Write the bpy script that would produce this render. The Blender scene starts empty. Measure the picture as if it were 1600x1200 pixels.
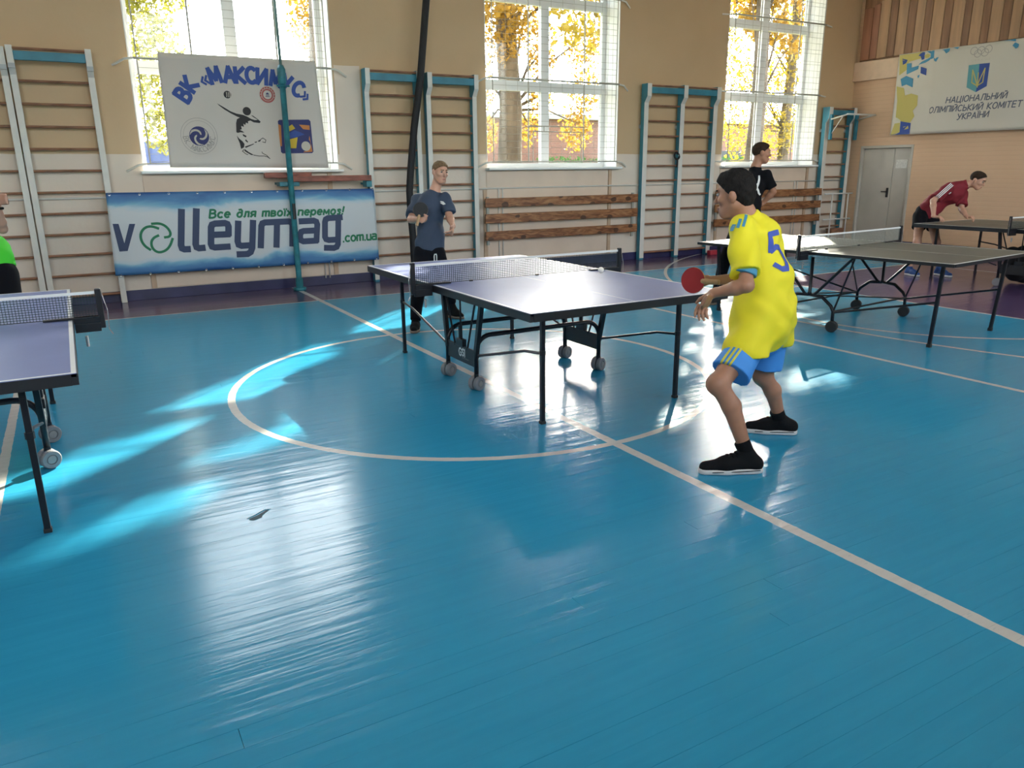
import bpy, bmesh, math, random
import numpy as np
from mathutils import Matrix, Vector
from mathutils.bvhtree import BVHTree
random.seed(7)
SC = bpy.context.scene
COL = SC.collection
# ------------------------------------------------------------------ camera
cd = bpy.data.cameras.new('camera'); cam = bpy.data.objects.new('camera', cd); COL.objects.link(cam)
cd.sensor_width = 36.0; cd.lens = 26.752; cd.clip_end = 300; cd.clip_start = 0.02
_yaw, _pitch, _roll = 0.51613, 0.27438, -0.01083
_f = Vector((math.sin(_yaw)*math.cos(_pitch), math.cos(_yaw)*math.cos(_pitch), -math.sin(_pitch)))
_r = Vector((math.cos(_yaw), -math.sin(_yaw), 0)); _u = _r.cross(_f)
_r2 = math.cos(_roll)*_r + math.sin(_roll)*_u; _u2 = -math.sin(_roll)*_r + math.cos(_roll)*_u
cam.matrix_world = Matrix(((_r2.x, _u2.x, -_f.x, 0), (_r2.y, _u2.y, -_f.y, 0), (_r2.z, _u2.z, -_f.z, 1.548), (0, 0, 0, 1)))
SC.camera = cam
# ------------------------------------------------------------------ sky, sun, exposure
SUN_AZ = (0.719, 0.695); SUN_EL = math.radians(26)
wd = bpy.data.worlds.new('sky'); SC.world = wd; wd.use_nodes = True
_n = wd.node_tree.nodes; _bg = _n['Background']
_sky = _n.new('ShaderNodeTexSky'); _sky.sky_type = 'NISHITA'; _sky.sun_disc = False
_sky.sun_elevation = SUN_EL; _sky.sun_rotation = math.atan2(SUN_AZ[0], SUN_AZ[1])
_sky.air_density = 1.0; _sky.dust_density = 3.0; _sky.ozone_density = 1.0
_hz = _n.new('ShaderNodeHueSaturation'); _hz.inputs['Saturation'].default_value = 0.35
wd.node_tree.links.new(_sky.outputs[0], _hz.inputs['Color'])
wd.node_tree.links.new(_hz.outputs[0], _bg.inputs['Color']); _bg.inputs['Strength'].default_value = 1.0
sl = bpy.data.lights.new('sun', 'SUN'); sl.energy = 10.5; sl.angle = math.radians(0.53); sl.color = (1.0, 0.92, 0.76)
so = bpy.data.objects.new('sun', sl); COL.objects.link(so)
_sd = Vector((SUN_AZ[0]*math.cos(SUN_EL), SUN_AZ[1]*math.cos(SUN_EL), math.sin(SUN_EL)))
so.rotation_euler = _sd.to_track_quat('Z', 'Y').to_euler(); so.location = (20, 28, 14)
SC.view_settings.view_transform = 'Standard'; SC.view_settings.look = 'None'
SC.view_settings.gamma = 1.0; SC.view_settings.use_curve_mapping = False
SC.view_settings.exposure = 1.5
SC.cycles.use_denoising = True
SC.cycles.use_adaptive_sampling = True; SC.cycles.adaptive_threshold = .025
SC.cycles.max_bounces = 8; SC.cycles.diffuse_bounces = 5; SC.cycles.glossy_bounces = 4; SC.cycles.transparent_max_bounces = 24
SC.cycles.sample_clamp_indirect = 8.0
SC.cycles.caustics_reflective = False; SC.cycles.caustics_refractive = False
# ------------------------------------------------------------------ room dimensions (metres)
WY = 10.72          # window wall, inner face
EX = 14.02          # end wall, inner face
WX = -8.8           # far left wall
SY = -0.42          # wall behind the photographer
HZ = 6.4            # ceiling
XA, YC = 2.592, 5.157   # middle of the court
WINL = (-3.965, 0.885, 5.683, 10.536); WINW = 2.475; SILL = 1.55; WTOP = 5.55; SSILL = 1.7
# light portals in the window openings
for _i, _x in enumerate(WINL):
    pl = bpy.data.lights.new('window_portal', 'AREA'); pl.shape = 'RECTANGLE'; pl.size = WINW; pl.size_y = WTOP-SILL
    pl.cycles.is_portal = True
    po = bpy.data.objects.new('window_portal', pl); COL.objects.link(po)
    po.location = (_x+WINW/2, WY+0.5, (SILL+WTOP)/2); po.rotation_euler = (-math.pi/2, 0, 0)
    po = bpy.data.objects.new('window_portal', pl.copy()); COL.objects.link(po); po.data.size_y = WTOP-SSILL
    po.location = (_x+WINW/2, SY-.5, (SSILL+WTOP)/2); po.rotation_euler = (math.pi/2, 0, 0)
# ------------------------------------------------------------------ materials
MATS = {}
def nodemat(name):
    m = bpy.data.materials.new(name); m.use_nodes = True
    return m, m.node_tree.nodes, m.node_tree.links, m.node_tree.nodes['Principled BSDF']
def mat(name, col, rough=0.6, metal=0.0, var=0.0, vscale=8.0, bump=0.0, bscale=60.0, spec=0.5, stretch=(1, 1, 1), sss=0.0, coat=0.0):
    """plain colour with a little procedural grain: var = colour variation, bump = fine relief"""
    if name in MATS: return MATS[name]
    m, n, l, b = nodemat(name)
    b.inputs['Base Color'].default_value = (*col, 1); b.inputs['Roughness'].default_value = rough
    b.inputs['Metallic'].default_value = metal; b.inputs['Specular IOR Level'].default_value = spec
    if sss: b.inputs['Subsurface Weight'].default_value = sss; b.inputs['Subsurface Radius'].default_value = (.02, .008, .004); b.inputs['Subsurface Scale'].default_value = .5
    if coat: b.inputs['Coat Weight'].default_value = coat; b.inputs['Coat Roughness'].default_value = .15
    if var or bump:
        tc = n.new('ShaderNodeTexCoord'); mp = n.new('ShaderNodeMapping'); mp.inputs['Scale'].default_value = stretch
        l.new(tc.outputs['Object'], mp.inputs['Vector'])
    if var:
        t = n.new('ShaderNodeTexNoise'); t.inputs['Scale'].default_value = vscale; t.inputs['Detail'].default_value = 5
        l.new(mp.outputs[0], t.inputs['Vector'])
        r = n.new('ShaderNodeValToRGB')
        r.color_ramp.elements[0].position = .3; r.color_ramp.elements[1].position = .7
        r.color_ramp.elements[0].color = (*[max(0, c*(1-var)) for c in col], 1); r.color_ramp.elements[1].color = (*[min(1, c*(1+var)) for c in col], 1)
        l.new(t.outputs['Fac'], r.inputs['Fac']); l.new(r.outputs['Color'], b.inputs['Base Color'])
    if bump:
        t2 = n.new('ShaderNodeTexNoise'); t2.inputs['Scale'].default_value = bscale; t2.inputs['Detail'].default_value = 3
        l.new(mp.outputs[0], t2.inputs['Vector'])
        bp = n.new('ShaderNodeBump'); bp.inputs['Strength'].default_value = bump; bp.inputs['Distance'].default_value = .01
        l.new(t2.outputs['Fac'], bp.inputs['Height']); l.new(bp.outputs[0], b.inputs['Normal'])
    MATS[name] = m; return m
class NG:
    """tiny expression builder over Math nodes"""
    def __init__(s, m): s.n = m.node_tree.nodes; s.l = m.node_tree.links
    def op(s, o, a, b=0.0, c=0.0):
        q = s.n.new('ShaderNodeMath'); q.operation = o
        for i, v in enumerate((a, b, c)):
            if hasattr(v, 'is_linked'): s.l.new(v, q.inputs[i])
            else: q.inputs[i].default_value = v
        return q.outputs[0]
    def pos(s):
        g = s.n.new('ShaderNodeNewGeometry'); x = s.n.new('ShaderNodeSeparateXYZ'); s.l.new(g.outputs['Position'], x.inputs[0]); return x.outputs, g.outputs['Position']
    def band(s, v, c, h): return s.op('LESS_THAN', s.op('ABSOLUTE', s.op('SUBTRACT', v, c)), h)
    def gt(s, v, c): return s.op('GREATER_THAN', v, c)
    def lt(s, v, c): return s.op('LESS_THAN', v, c)
    def both(s, *a):
        r = a[0]
        for q in a[1:]: r = s.op('MULTIPLY', r, q)
        return r
    def any(s, *a):
        r = a[0]
        for q in a[1:]: r = s.op('MAXIMUM', r, q)
        return r
    def mix(s, f, A, B):
        q = s.n.new('ShaderNodeMix'); q.data_type = 'RGBA'
        for k, v in (('Factor', f),):
            if hasattr(v, 'is_linked'): s.l.new(v, q.inputs[0])
            else: q.inputs[0].default_value = v
        for i, v in ((6, A), (7, B)):
            if hasattr(v, 'is_linked'): s.l.new(v, q.inputs[i])
            else: q.inputs[i].default_value = (*v, 1)
        return q.outputs[2]
    def noise(s, scale, detail=3, vec=None, stretch=None, dist=0.0, rough=.5):
        t = s.n.new('ShaderNodeTexNoise'); t.inputs['Scale'].default_value = scale; t.inputs['Detail'].default_value = detail
        t.inputs['Distortion'].default_value = dist; t.inputs['Roughness'].default_value = rough
        if vec is not None:
            if stretch:
                mp = s.n.new('ShaderNodeMapping'); mp.inputs['Scale'].default_value = stretch; s.l.new(vec, mp.inputs['Vector']); vec = mp.outputs[0]
            s.l.new(vec, t.inputs['Vector'])
        return t.outputs['Fac']
    def bump(s, h, strength, dist, b, prev=None):
        q = s.n.new('ShaderNodeBump'); q.inputs['Strength'].default_value = strength; q.inputs['Distance'].default_value = dist
        s.l.new(h, q.inputs['Height'])
        if prev is not None: s.l.new(prev, q.inputs['Normal'])
        s.l.new(q.outputs[0], b.inputs['Normal']); return q.outputs[0]
# ------------------------------------------------------------------ object helpers
def tag(o, label, cat, group=None, kind=None):
    if label: o['label'] = label
    if cat: o['category'] = cat
    if group: o['group'] = group
    if kind: o['kind'] = kind
    return o
def thing(name, loc=(0, 0, 0), rz=0.0, label=None, cat=None, group=None):
    o = bpy.data.objects.new(name, None); COL.objects.link(o); o.location = loc; o.rotation_euler = (0, 0, rz); o.empty_display_size = .1
    tag(o, label, cat, group); return o
def link(name, me, parent=None, material=None):
    o = bpy.data.objects.new(name, me); COL.objects.link(o)
    if parent is not None: o.parent = parent
    if material is not None and not me.materials: me.materials.append(MATS[material] if isinstance(material, str) else material)
    return o
def world_loc(o):
    v = Vector((0, 0, 0))
    while o is not None: v += o.location; o = o.parent
    return v
def copy_tree(o, parent=None):
    c = o.copy(); COL.objects.link(c); c.parent = parent
    for ch in list(o.children): copy_tree(ch, c)
    return c
class MB:
    """collects faces of one piece"""
    def __init__(s): s.v = []; s.f = []
    def add(s, vs, fs):
        o = len(s.v); s.v += [tuple(map(float, p)) for p in vs]; s.f += [tuple(i+o for i in f) for f in fs]; return s
    def box(s, x0, x1, y0, y1, z0, z1):
        return s.add([(x0, y0, z0), (x1, y0, z0), (x1, y1, z0), (x0, y1, z0), (x0, y0, z1), (x1, y0, z1), (x1, y1, z1), (x0, y1, z1)],
                     [(0, 3, 2, 1), (4, 5, 6, 7), (0, 1, 5, 4), (1, 2, 6, 5), (2, 3, 7, 6), (3, 0, 4, 7)])
    def beam(s, p, q, w, h, up=(0, 0, 1)):
        p, q = Vector(p), Vector(q); d = (q-p).normalized(); u = Vector(up)
        if abs(d.dot(u)) > .98: u = Vector((0, 1, 0)) if abs(d.y) < .9 else Vector((1, 0, 0))
        a = d.cross(u).normalized(); b = a.cross(d)
        vs = [c + sa*a*w/2 + sb*b*h/2 for c in (p, q) for sa, sb in ((-1, -1), (1, -1), (1, 1), (-1, 1))]
        return s.add(vs, [(0, 1, 2, 3), (7, 6, 5, 4), (0, 4, 5, 1), (1, 5, 6, 2), (2, 6, 7, 3), (3, 7, 4, 0)])
    def tube(s, pts, r, n=8, caps=True):
        P = [Vector(p) for p in pts]; R = r if hasattr(r, '__len__') else [r]*len(P); N = len(P); rings = []; a = None
        for i in range(N):
            t = (P[min(i+1, N-1)]-P[max(i-1, 0)]).normalized()
            if a is None:
                a = t.orthogonal().normalized()
            else:
                a = (a - t*a.dot(t)).normalized()
            b = t.cross(a)
            rings.append([P[i] + (a*math.cos(2*math.pi*k/n) + b*math.sin(2*math.pi*k/n))*R[i] for k in range(n)])
        vs = [v for rg in rings for v in rg]; fs = []
        for i in range(N-1):
            for k in range(n): fs.append((i*n+k, i*n+(k+1) % n, (i+1)*n+(k+1) % n, (i+1)*n+k))
        if caps: fs += [tuple(range(n-1, -1, -1)), tuple((N-1)*n+k for k in range(n))]
        return s.add(vs, fs)
    def lathe(s, prof, c, axis, n=20):
        """prof: list of (radius, offset along axis)"""
        ax = Vector(axis).normalized(); a = ax.orthogonal().normalized(); b = ax.cross(a); c = Vector(c)
        vs = [c + ax*o + (a*math.cos(2*math.pi*k/n) + b*math.sin(2*math.pi*k/n))*r for r, o in prof for k in range(n)]; fs = []
        for i in range(len(prof)-1):
            for k in range(n): fs.append((i*n+k, i*n+(k+1) % n, (i+1)*n+(k+1) % n, (i+1)*n+k))
        fs += [tuple(range(n-1, -1, -1)), tuple((len(prof)-1)*n+k for k in range(n))]
        return s.add(vs, fs)
    def mesh(s, name, off=(0, 0, 0), smooth=False):
        me = bpy.data.meshes.new(name); o = Vector(off)
        me.from_pydata([tuple(Vector(v)-o) for v in s.v], [], s.f); me.validate()
        bm = bmesh.new(); bm.from_mesh(me); bmesh.ops.recalc_face_normals(bm, faces=bm.faces[:]); bm.to_mesh(me); bm.free()
        if smooth:
            for p in me.polygons: p.use_smooth = True
        me.update(); return me
    def build(s, name, material, parent=None, smooth=False, bevel=0, seg=2, origin=None):
        off = world_loc(parent) if parent is not None else Vector(origin or (0, 0, 0))
        me = s.mesh(name, off, smooth)
        o = link(name, me, parent, material)
        if parent is None and origin is not None: o.location = origin
        if bevel:
            md = o.modifiers.new('bevel', 'BEVEL'); md.width = bevel; md.segments = seg; md.limit_method = 'ANGLE'
        return o
def arcpts(c, r, a0, a1, n, ax, ay):
    c = Vector(c); ax = Vector(ax); ay = Vector(ay)
    return [c + ax*r*math.cos(a0+(a1-a0)*i/n) + ay*r*math.sin(a0+(a1-a0)*i/n) for i in range(n+1)]
# ================================================================== FLOOR
m, n, l, b = nodemat('painted_floor'); MATS['painted_floor'] = m; g = NG(m)
(px, py, pz), P = g.pos()
xm = g.op('ABSOLUTE', g.op('SUBTRACT', px, XA)); ym = g.op('ABSOLUTE', g.op('SUBTRACT', py, YC))
ys = g.op('SUBTRACT', py, YC)
purple = g.any(g.gt(ys, 4.245), g.gt(xm, 9.3), g.both(g.gt(xm, 5.86), g.lt(ym, 2.47)))
wob = g.op('MULTIPLY', g.op('SUBTRACT', g.noise(14, 2, P), .5), .010)
def ring(cx, R):
    dx = g.op('SUBTRACT', xm, cx); r2 = g.op('ADD', g.op('MULTIPLY', dx, dx), g.op('MULTIPLY', ym, ym))
    return g.op('SUBTRACT', g.op('SQRT', r2), R)
def stripe(v, c, h): return g.band(g.op('ADD', v, wob), c, h)
lines = g.any(stripe(xm, 0, .031), stripe(xm, 3.1, .026), stripe(ring(0, 1.8), 0, .026),
              g.both(stripe(ring(5.83, 1.8), 0, .024), g.lt(xm, 5.86)), g.both(stripe(ring(9.85, 6.0), 0, .024), g.lt(xm, 9.0)),
              stripe(ys, 4.245, .016), stripe(xm, 9.3, .022), g.both(stripe(xm, 5.86, .022), g.lt(ym, 2.49)), g.both(stripe(ym, 2.47, .022), g.gt(xm, 5.86), g.lt(xm, 9.3)))
grain = g.noise(3.0, 6, P, (0.6, 9, 1)); mott = g.noise(.55, 4, P)
cy = g.mix(grain, (.020, .220, .400), (.029, .300, .495)); cy = g.mix(g.op('MULTIPLY', mott, .6), cy, (.032, .290, .450))
pu = g.mix(grain, (.055, .034, .105), (.115, .068, .140))
wear = g.op('GREATER_THAN', g.noise(22, 5, P, (.5, 3, 1)), .66)
wh = g.mix(grain, (.48, .46, .43), (.60, .58, .55)); wh = g.mix(g.op('MULTIPLY', wear, .35), wh, (.2, .3, .35))
colr = g.mix(purple, cy, pu); colr = g.mix(lines, colr, wh)
scuff = g.op('GREATER_THAN', g.noise(60, 1, P, (1, 1, 1)), .86)
colr = g.mix(g.op('MULTIPLY', scuff, .3), colr, (.01, .04, .06))
l.new(colr, b.inputs['Base Color'])
rg = g.op('ADD', .12, g.op('MULTIPLY', g.noise(1.7, 4, P), .12)); l.new(rg, b.inputs['Roughness']); b.inputs['Specular IOR Level'].default_value = .21
h1 = g.noise(2.2, 3, P, (.45, 5.5, 1)); nb = g.bump(h1, .28, .012, b)
h2 = g.noise(9, 4, P, (.5, 4.5, 1), dist=.6); nb = g.bump(h2, .16, .004, b, nb)
floor = MB().box(WX-.3, EX+.3, SY-.3, WY+.0, -.16, -.030).build('floor', 'painted_floor'); floor['kind'] = 'structure'
rng = random.Random(3)
pw = (WY-SY)/124
for i in range(124):
    y0 = SY+i*pw; cut = rng.uniform(-4, 9)
    for x0, x1 in ((WX, cut-.0008), (cut+.0008, EX)):
        ca = rng.gauss(0, .00008); tl = rng.gauss(0, .00012); k = 4; lift = rng.uniform(0, .00018)
        nx = max(2, int((x1-x0)/.9)); ph = rng.uniform(0, 6); am = rng.uniform(0, .00008); gp = rng.choice((0, 0, .0001, .0002, .0006)); W_ = k+1
        top = []
        for j in range(nx+1):
            x = x0+(x1-x0)*j/nx
            for t_ in range(W_):
                t = t_/k*2-1; top.append((x, y0+gp+(pw-2*gp)*t_/k, lift+ca*t*t+tl*t*math.sin(ph+x*.55)+am*math.sin(x*1.3+ph)))
        mb = MB().add(top, [(j*W_+q, (j+1)*W_+q, (j+1)*W_+q+1, j*W_+q+1) for j in range(nx) for q in range(k)])
        za, zb = top[0][2], top[k][2]; ya, yb = y0+gp, y0+pw-gp; low_ = -.03
        A_ = [(x0, ya, za), (x1, ya, za), (x1, yb, zb), (x0, yb, zb), (x0, ya, low_), (x1, ya, low_), (x1, yb, low_), (x0, yb, low_)]
        mb.add(A_, [(0, 4, 5, 1), (1, 5, 6, 2), (2, 6, 7, 3), (3, 7, 4, 0), (4, 7, 6, 5)])
        me = bpy.data.meshes.new('plank'); me.from_pydata(mb.v, [], mb.f)
        me.polygons.foreach_set('use_smooth', [i_ < nx*k for i_ in range(len(mb.f))]); link('plank', me, floor, 'painted_floor')
# a chipped spot in the floor paint
mat('bare_chip', (.012, .055, .075), .7, var=.3, vscale=30); mat('chip_rim', (.05, .22, .30), .5)
MB().add([(.526, 3.405, .0011), (.590, 3.425, .0011), (.632, 3.470, .0011), (.618, 3.476, .0011), (.572, 3.440, .0011), (.530, 3.420, .0011), (.545, 3.390, .0011), (.585, 3.405, .0011)], [(0, 1, 2, 3, 4, 5), (0, 6, 7, 1)]).build('paint_chip', 'bare_chip', floor)
MB().tube([(.52, 3.425, 0), (.565, 3.448, .001), (.612, 3.482, .001), (.64, 3.478, 0)], .0022, 6).build('paint_chip_rim', 'chip_rim', floor)
# ================================================================== WALLS
m, n, l, b = nodemat('hall_wall'); MATS['hall_wall'] = m; g = NG(m); (px, py, pz), P = g.pos()
edge = g.op('ADD', pz, g.op('MULTIPLY', g.op('SUBTRACT', g.noise(3, 3, P), .5), .03))
low = g.lt(edge, 1.78)
patch = g.both(g.gt(px, 3.38), g.lt(px, 3.74), g.lt(edge, 2.93), g.gt(py, 9))
tan = g.mix(g.noise(1.3, 4, P), (.52, .355, .195), (.60, .42, .245)); lg = g.mix(g.noise(1.6, 5, P), (.66, .545, .44), (.73, .62, .52))
l.new(g.mix(g.any(low, patch), tan, lg), b.inputs['Base Color']); b.inputs['Roughness'].default_value = .55
g.bump(g.noise(18, 5, P), .18, .01, b)
mat('white_paint', (.72, .70, .66), .45, var=.05, vscale=5); mat('ceiling_white', (.82, .80, .76), .8, var=.04, vscale=2, bump=.1)
wall = MB(); xs = [WX-.3]+[v for x in WINL for v in (x, x+WINW)]+[EX+.3]; T = .5
wall.box(xs[0], xs[-1], WY, WY+T, -.16, SILL); wall.box(xs[0], xs[-1], WY, WY+T, WTOP, HZ)
for i in range(0, len(xs), 2): wall.box(xs[i], xs[i+1], WY, WY+T, SILL, WTOP)
w = wall.build('wall_north', 'hall_wall'); w['kind'] = 'structure'
ws = MB(); ws.box(xs[0], xs[-1], SY-T, SY, -.16, SSILL); ws.box(xs[0], xs[-1], SY-T, SY, WTOP, HZ)
for i in range(0, len(xs), 2): ws.box(xs[i], xs[i+1], SY-T, SY, SSILL, WTOP)
ws.build('wall_south', 'hall_wall')['kind'] = 'structure'
MB().box(WX-.3, WX, SY, WY, -.16, HZ).build('wall_west', 'hall_wall')['kind'] = 'structure'
MB().box(WX-.3, EX+.3, SY-.3, WY+T, HZ, HZ+.2).build('ceiling', 'ceiling_white')['kind'] = 'structure'
m, n, l, b = nodemat('end_wall'); MATS['end_wall'] = m; g = NG(m); (px, py, pz), P = g.pos()
crs = g.op('ABSOLUTE', g.op('SUBTRACT', g.op('FRACT', g.op('DIVIDE', pz, .077)), .5))
cb = g.mix(g.noise(1.1, 4, P), (.60, .385, .235), (.68, .455, .295)); cb = g.mix(g.op('MULTIPLY', g.gt(crs, .455), .25), cb, (.42, .28, .19))
l.new(cb, b.inputs['Base Color']); b.inputs['Roughness'].default_value = .6
hb = g.op('SUBTRACT', 1, g.op('POWER', g.op('MULTIPLY', crs, 2), 14)); nb = g.bump(hb, .35, .006, b); g.bump(g.noise(25, 4, P), .1, .01, b, nb)
DY0, DY1, DH = 9.27, 10.40, 1.93
we = MB(); we.box(EX, EX+.3, SY, DY0, -.16, HZ); we.box(EX, EX+.3, DY1, WY, -.16, HZ); we.box(EX, EX+.3, DY0, DY1, DH, HZ)
we = we.build('wall_east', 'end_wall'); we['kind'] = 'structure'
MB().box(EX-.06, EX, SY, WY, 3.16, 3.51).build('ledge', mat('ledge_paint', (.68, .485, .335), .6, var=.05), we, bevel=.006)
# vertical wooden slats above the ledge
s1, s2 = mat('slat_dark', (.235, .115, .055), .5, var=.25, vscale=3, stretch=(4, 4, .4)), mat('slat_light', (.40, .235, .125), .5, var=.2, vscale=3, stretch=(4, 4, .4))
s3 = mat('slat_red', (.30, .125, .065), .5, var=.2, vscale=3, stretch=(4, 4, .4))
y = 10.60; i = 0; r2 = random.Random(5)
while y > SY+.5:
    wdt = (.20 if i % 2 == 0 else .145)*r2.uniform(.85, 1.12)
    top = HZ-.02 if i > 0 else 4.42
    MB().box(EX-.075, EX-.035, y-wdt+.006, y-.003, 3.54, 4.46+.045*i if i < 40 else HZ-.05).build('slat', [s2, s1][i % 2] if i > 1 else s3, we, bevel=.004, seg=1)
    y -= wdt; i += 1
MB().box(EX-.04, EX, SY+.5, 10.62, 3.515, 5.9).build('slat_backing', s1, we)
# door in the end wall
mat('grey_door', (.46, .42, .36), .5, var=.06, vscale=3, bump=.08, bscale=12); mat('dark_metal', (.05, .05, .05), .4, .6)
MB().box(EX, EX+.3, DY0, DY1, -.03, 0).build('threshold', 'ledge_paint', we)
MB().box(EX+.11, EX+.16, DY0, DY1, -.03, DH).build('door_backing', 'grey_door', we)
dr = thing('door_1', (EX, DY0, 0)); dr['kind'] = 'structure'
MB().box(EX+.05, EX+.10, DY0+.05, DY0+.41, -.03, DH-.055).build('door_leaf', 'grey_door', dr, bevel=.004)
MB().box(EX+.05, EX+.10, DY0+.417, DY1-.05, -.03, DH-.055).build('door_leaf', 'grey_door', dr, bevel=.004)
for a in ((DY0, DY0+.045, 0, DH), (DY1-.045, DY1, 0, DH), (DY0+.045, DY1-.045, DH-.05, DH)):
    MB().box(EX-.012, EX+.10, a[0], a[1], a[2], a[3]).build('door_frame', 'grey_door', dr, bevel=.004)
MB().box(EX+.035, EX+.05, DY0+.46, DY0+.50, .95, 1.13).tube([(EX+.04, DY0+.48, 1.06), (EX-.0, DY0+.48, 1.06), (EX-.0, DY0+.58, 1.06)], .009, 8).build('door_handle', 'dark_metal', dr)
MB().box(EX+.044, EX+.05, DY0+.12, DY0+.36, 1.50, 1.66).build('notice', mat('notice_paper', (.62, .60, .55), .8, var=.15, vscale=40), dr)
# baseboards
mat('navy_paint', (.028, .026, .085), .35, var=.3, vscale=4)
MB().box(WX, EX, WY-.018, WY, 0, .13).build('baseboard_north', 'navy_paint', bevel=.003)['kind'] = 'structure'
bb = MB(); bb.box(EX-.018, EX, SY, DY0, 0, .13); bb.build('baseboard_east', 'navy_paint')['kind'] = 'structure'
# ================================================================== WINDOWS
mat('white_plastic', (.74, .75, .74), .35); mat('sill_white', (.80, .80, .77), .35); mat('reveal_white', (.74, .73, .70), .6, var=.04)
m, n, l, b = nodemat('window_glass'); MATS['window_glass'] = m
n.remove(b); tr = n.new('ShaderNodeBsdfTransparent'); tr.inputs[0].default_value = (.93, .95, .94, 1); gl = n.new('ShaderNodeBsdfGlossy'); gl.inputs['Roughness'].default_value = .02
fr = n.new('ShaderNodeLayerWeight'); fr.inputs['Blend'].default_value = .12; mx = n.new('ShaderNodeMixShader')
gq = NG(m); l.new(gq.op('ADD', .03, gq.op('MULTIPLY', gq.op('POWER', fr.outputs['Facing'], 3.0), .5)), mx.inputs[0]); l.new(tr.outputs[0], mx.inputs[1]); l.new(gl.outputs[0], mx.inputs[2]); l.new(mx.outputs[0], n['Material Output'].inputs['Surface'])
FY0, FY1 = WY+.36, WY+.43
ROWS = (SILL+.03, 2.82, 4.08, 4.90, WTOP)
for wi, x0 in enumerate(WINL):
    x1 = x0+WINW; wn = thing('window_%d' % (wi+1), (x0, WY, SILL)); wn['kind'] = 'structure'
    rv = MB(); rv.box(x0, x0+.012, WY+.002, WY+.5, SILL, WTOP); rv.build('reveal', 'reveal_white', wn)
    MB().box(x1-.012, x1, WY+.002, WY+.5, SILL, WTOP).build('reveal', 'reveal_white', wn)
    MB().box(x0+.012, x1-.012, WY+.002, WY+.5, WTOP-.012, WTOP).build('reveal', 'reveal_white', wn)
    MB().box(x0-.03, x1+.03, WY-.13, WY+.36, SILL-.005, SILL+.03).build('window_sill', 'sill_white', wn, bevel=.008)
    f = MB(); f.box(x0+.012, x0+.085, FY0, FY1, SILL+.03, WTOP-.012); f.box(x1-.085, x1-.012, FY0, FY1, SILL+.03, WTOP-.012)
    f.box(x0+.085, x1-.085, FY0, FY1, SILL+.03, SILL+.10); f.box(x0+.085, x1-.085, FY0, FY1, WTOP-.09, WTOP-.012); f.build('window_frame', 'white_plastic', wn)
    xc = (x0+x1)/2+.03
    MB().box(xc-.075, xc+.075, FY0-.012, FY1, SILL+.10, WTOP-.09).build('mullion', 'white_plastic', wn)
    for zt in ROWS[1:4]:
        for a, c in ((x0+.085, xc-.075), (xc+.075, x1-.085)):
            MB().box(a, c, FY0-.008, FY1, zt-.075, zt+.075).build('transom', 'white_plastic', wn)
    for q in range(4):
        zb, zt = (SILL+.10 if q == 0 else ROWS[q]+.075), (WTOP-.09 if q == 3 else ROWS[q+1]-.075)
        for a, c in ((x0+.085, xc-.075), (xc+.075, x1-.085)):
            MB().box(a, c, FY0+.02, FY0+.044, zb, zt).build('pane', 'window_glass', wn)
for wi, x0 in enumerate(WINL):
    x1 = x0+WINW; wn = thing('window_%d' % (wi+5), (x0, SY, SSILL)); wn['kind'] = 'structure'; f = MB()
    for a in ((x0, x0+.08, SSILL, WTOP), (x1-.08, x1, SSILL, WTOP), (x0+.08, x1-.08, SSILL, SSILL+.08), (x0+.08, x1-.08, WTOP-.08, WTOP), (x0+1.17, x0+1.3, SSILL+.08, WTOP-.08)): f.box(a[0], a[1], SY-.43, SY-.36, a[2], a[3])
    f.build('window_frame', 'white_plastic', wn)
    for a, c in ((x0+.08, x0+1.17), (x0+1.3, x1-.08)): MB().box(a, c, SY-.41, SY-.386, SSILL+.08, WTOP-.08).build('pane', 'window_glass', wn)
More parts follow.
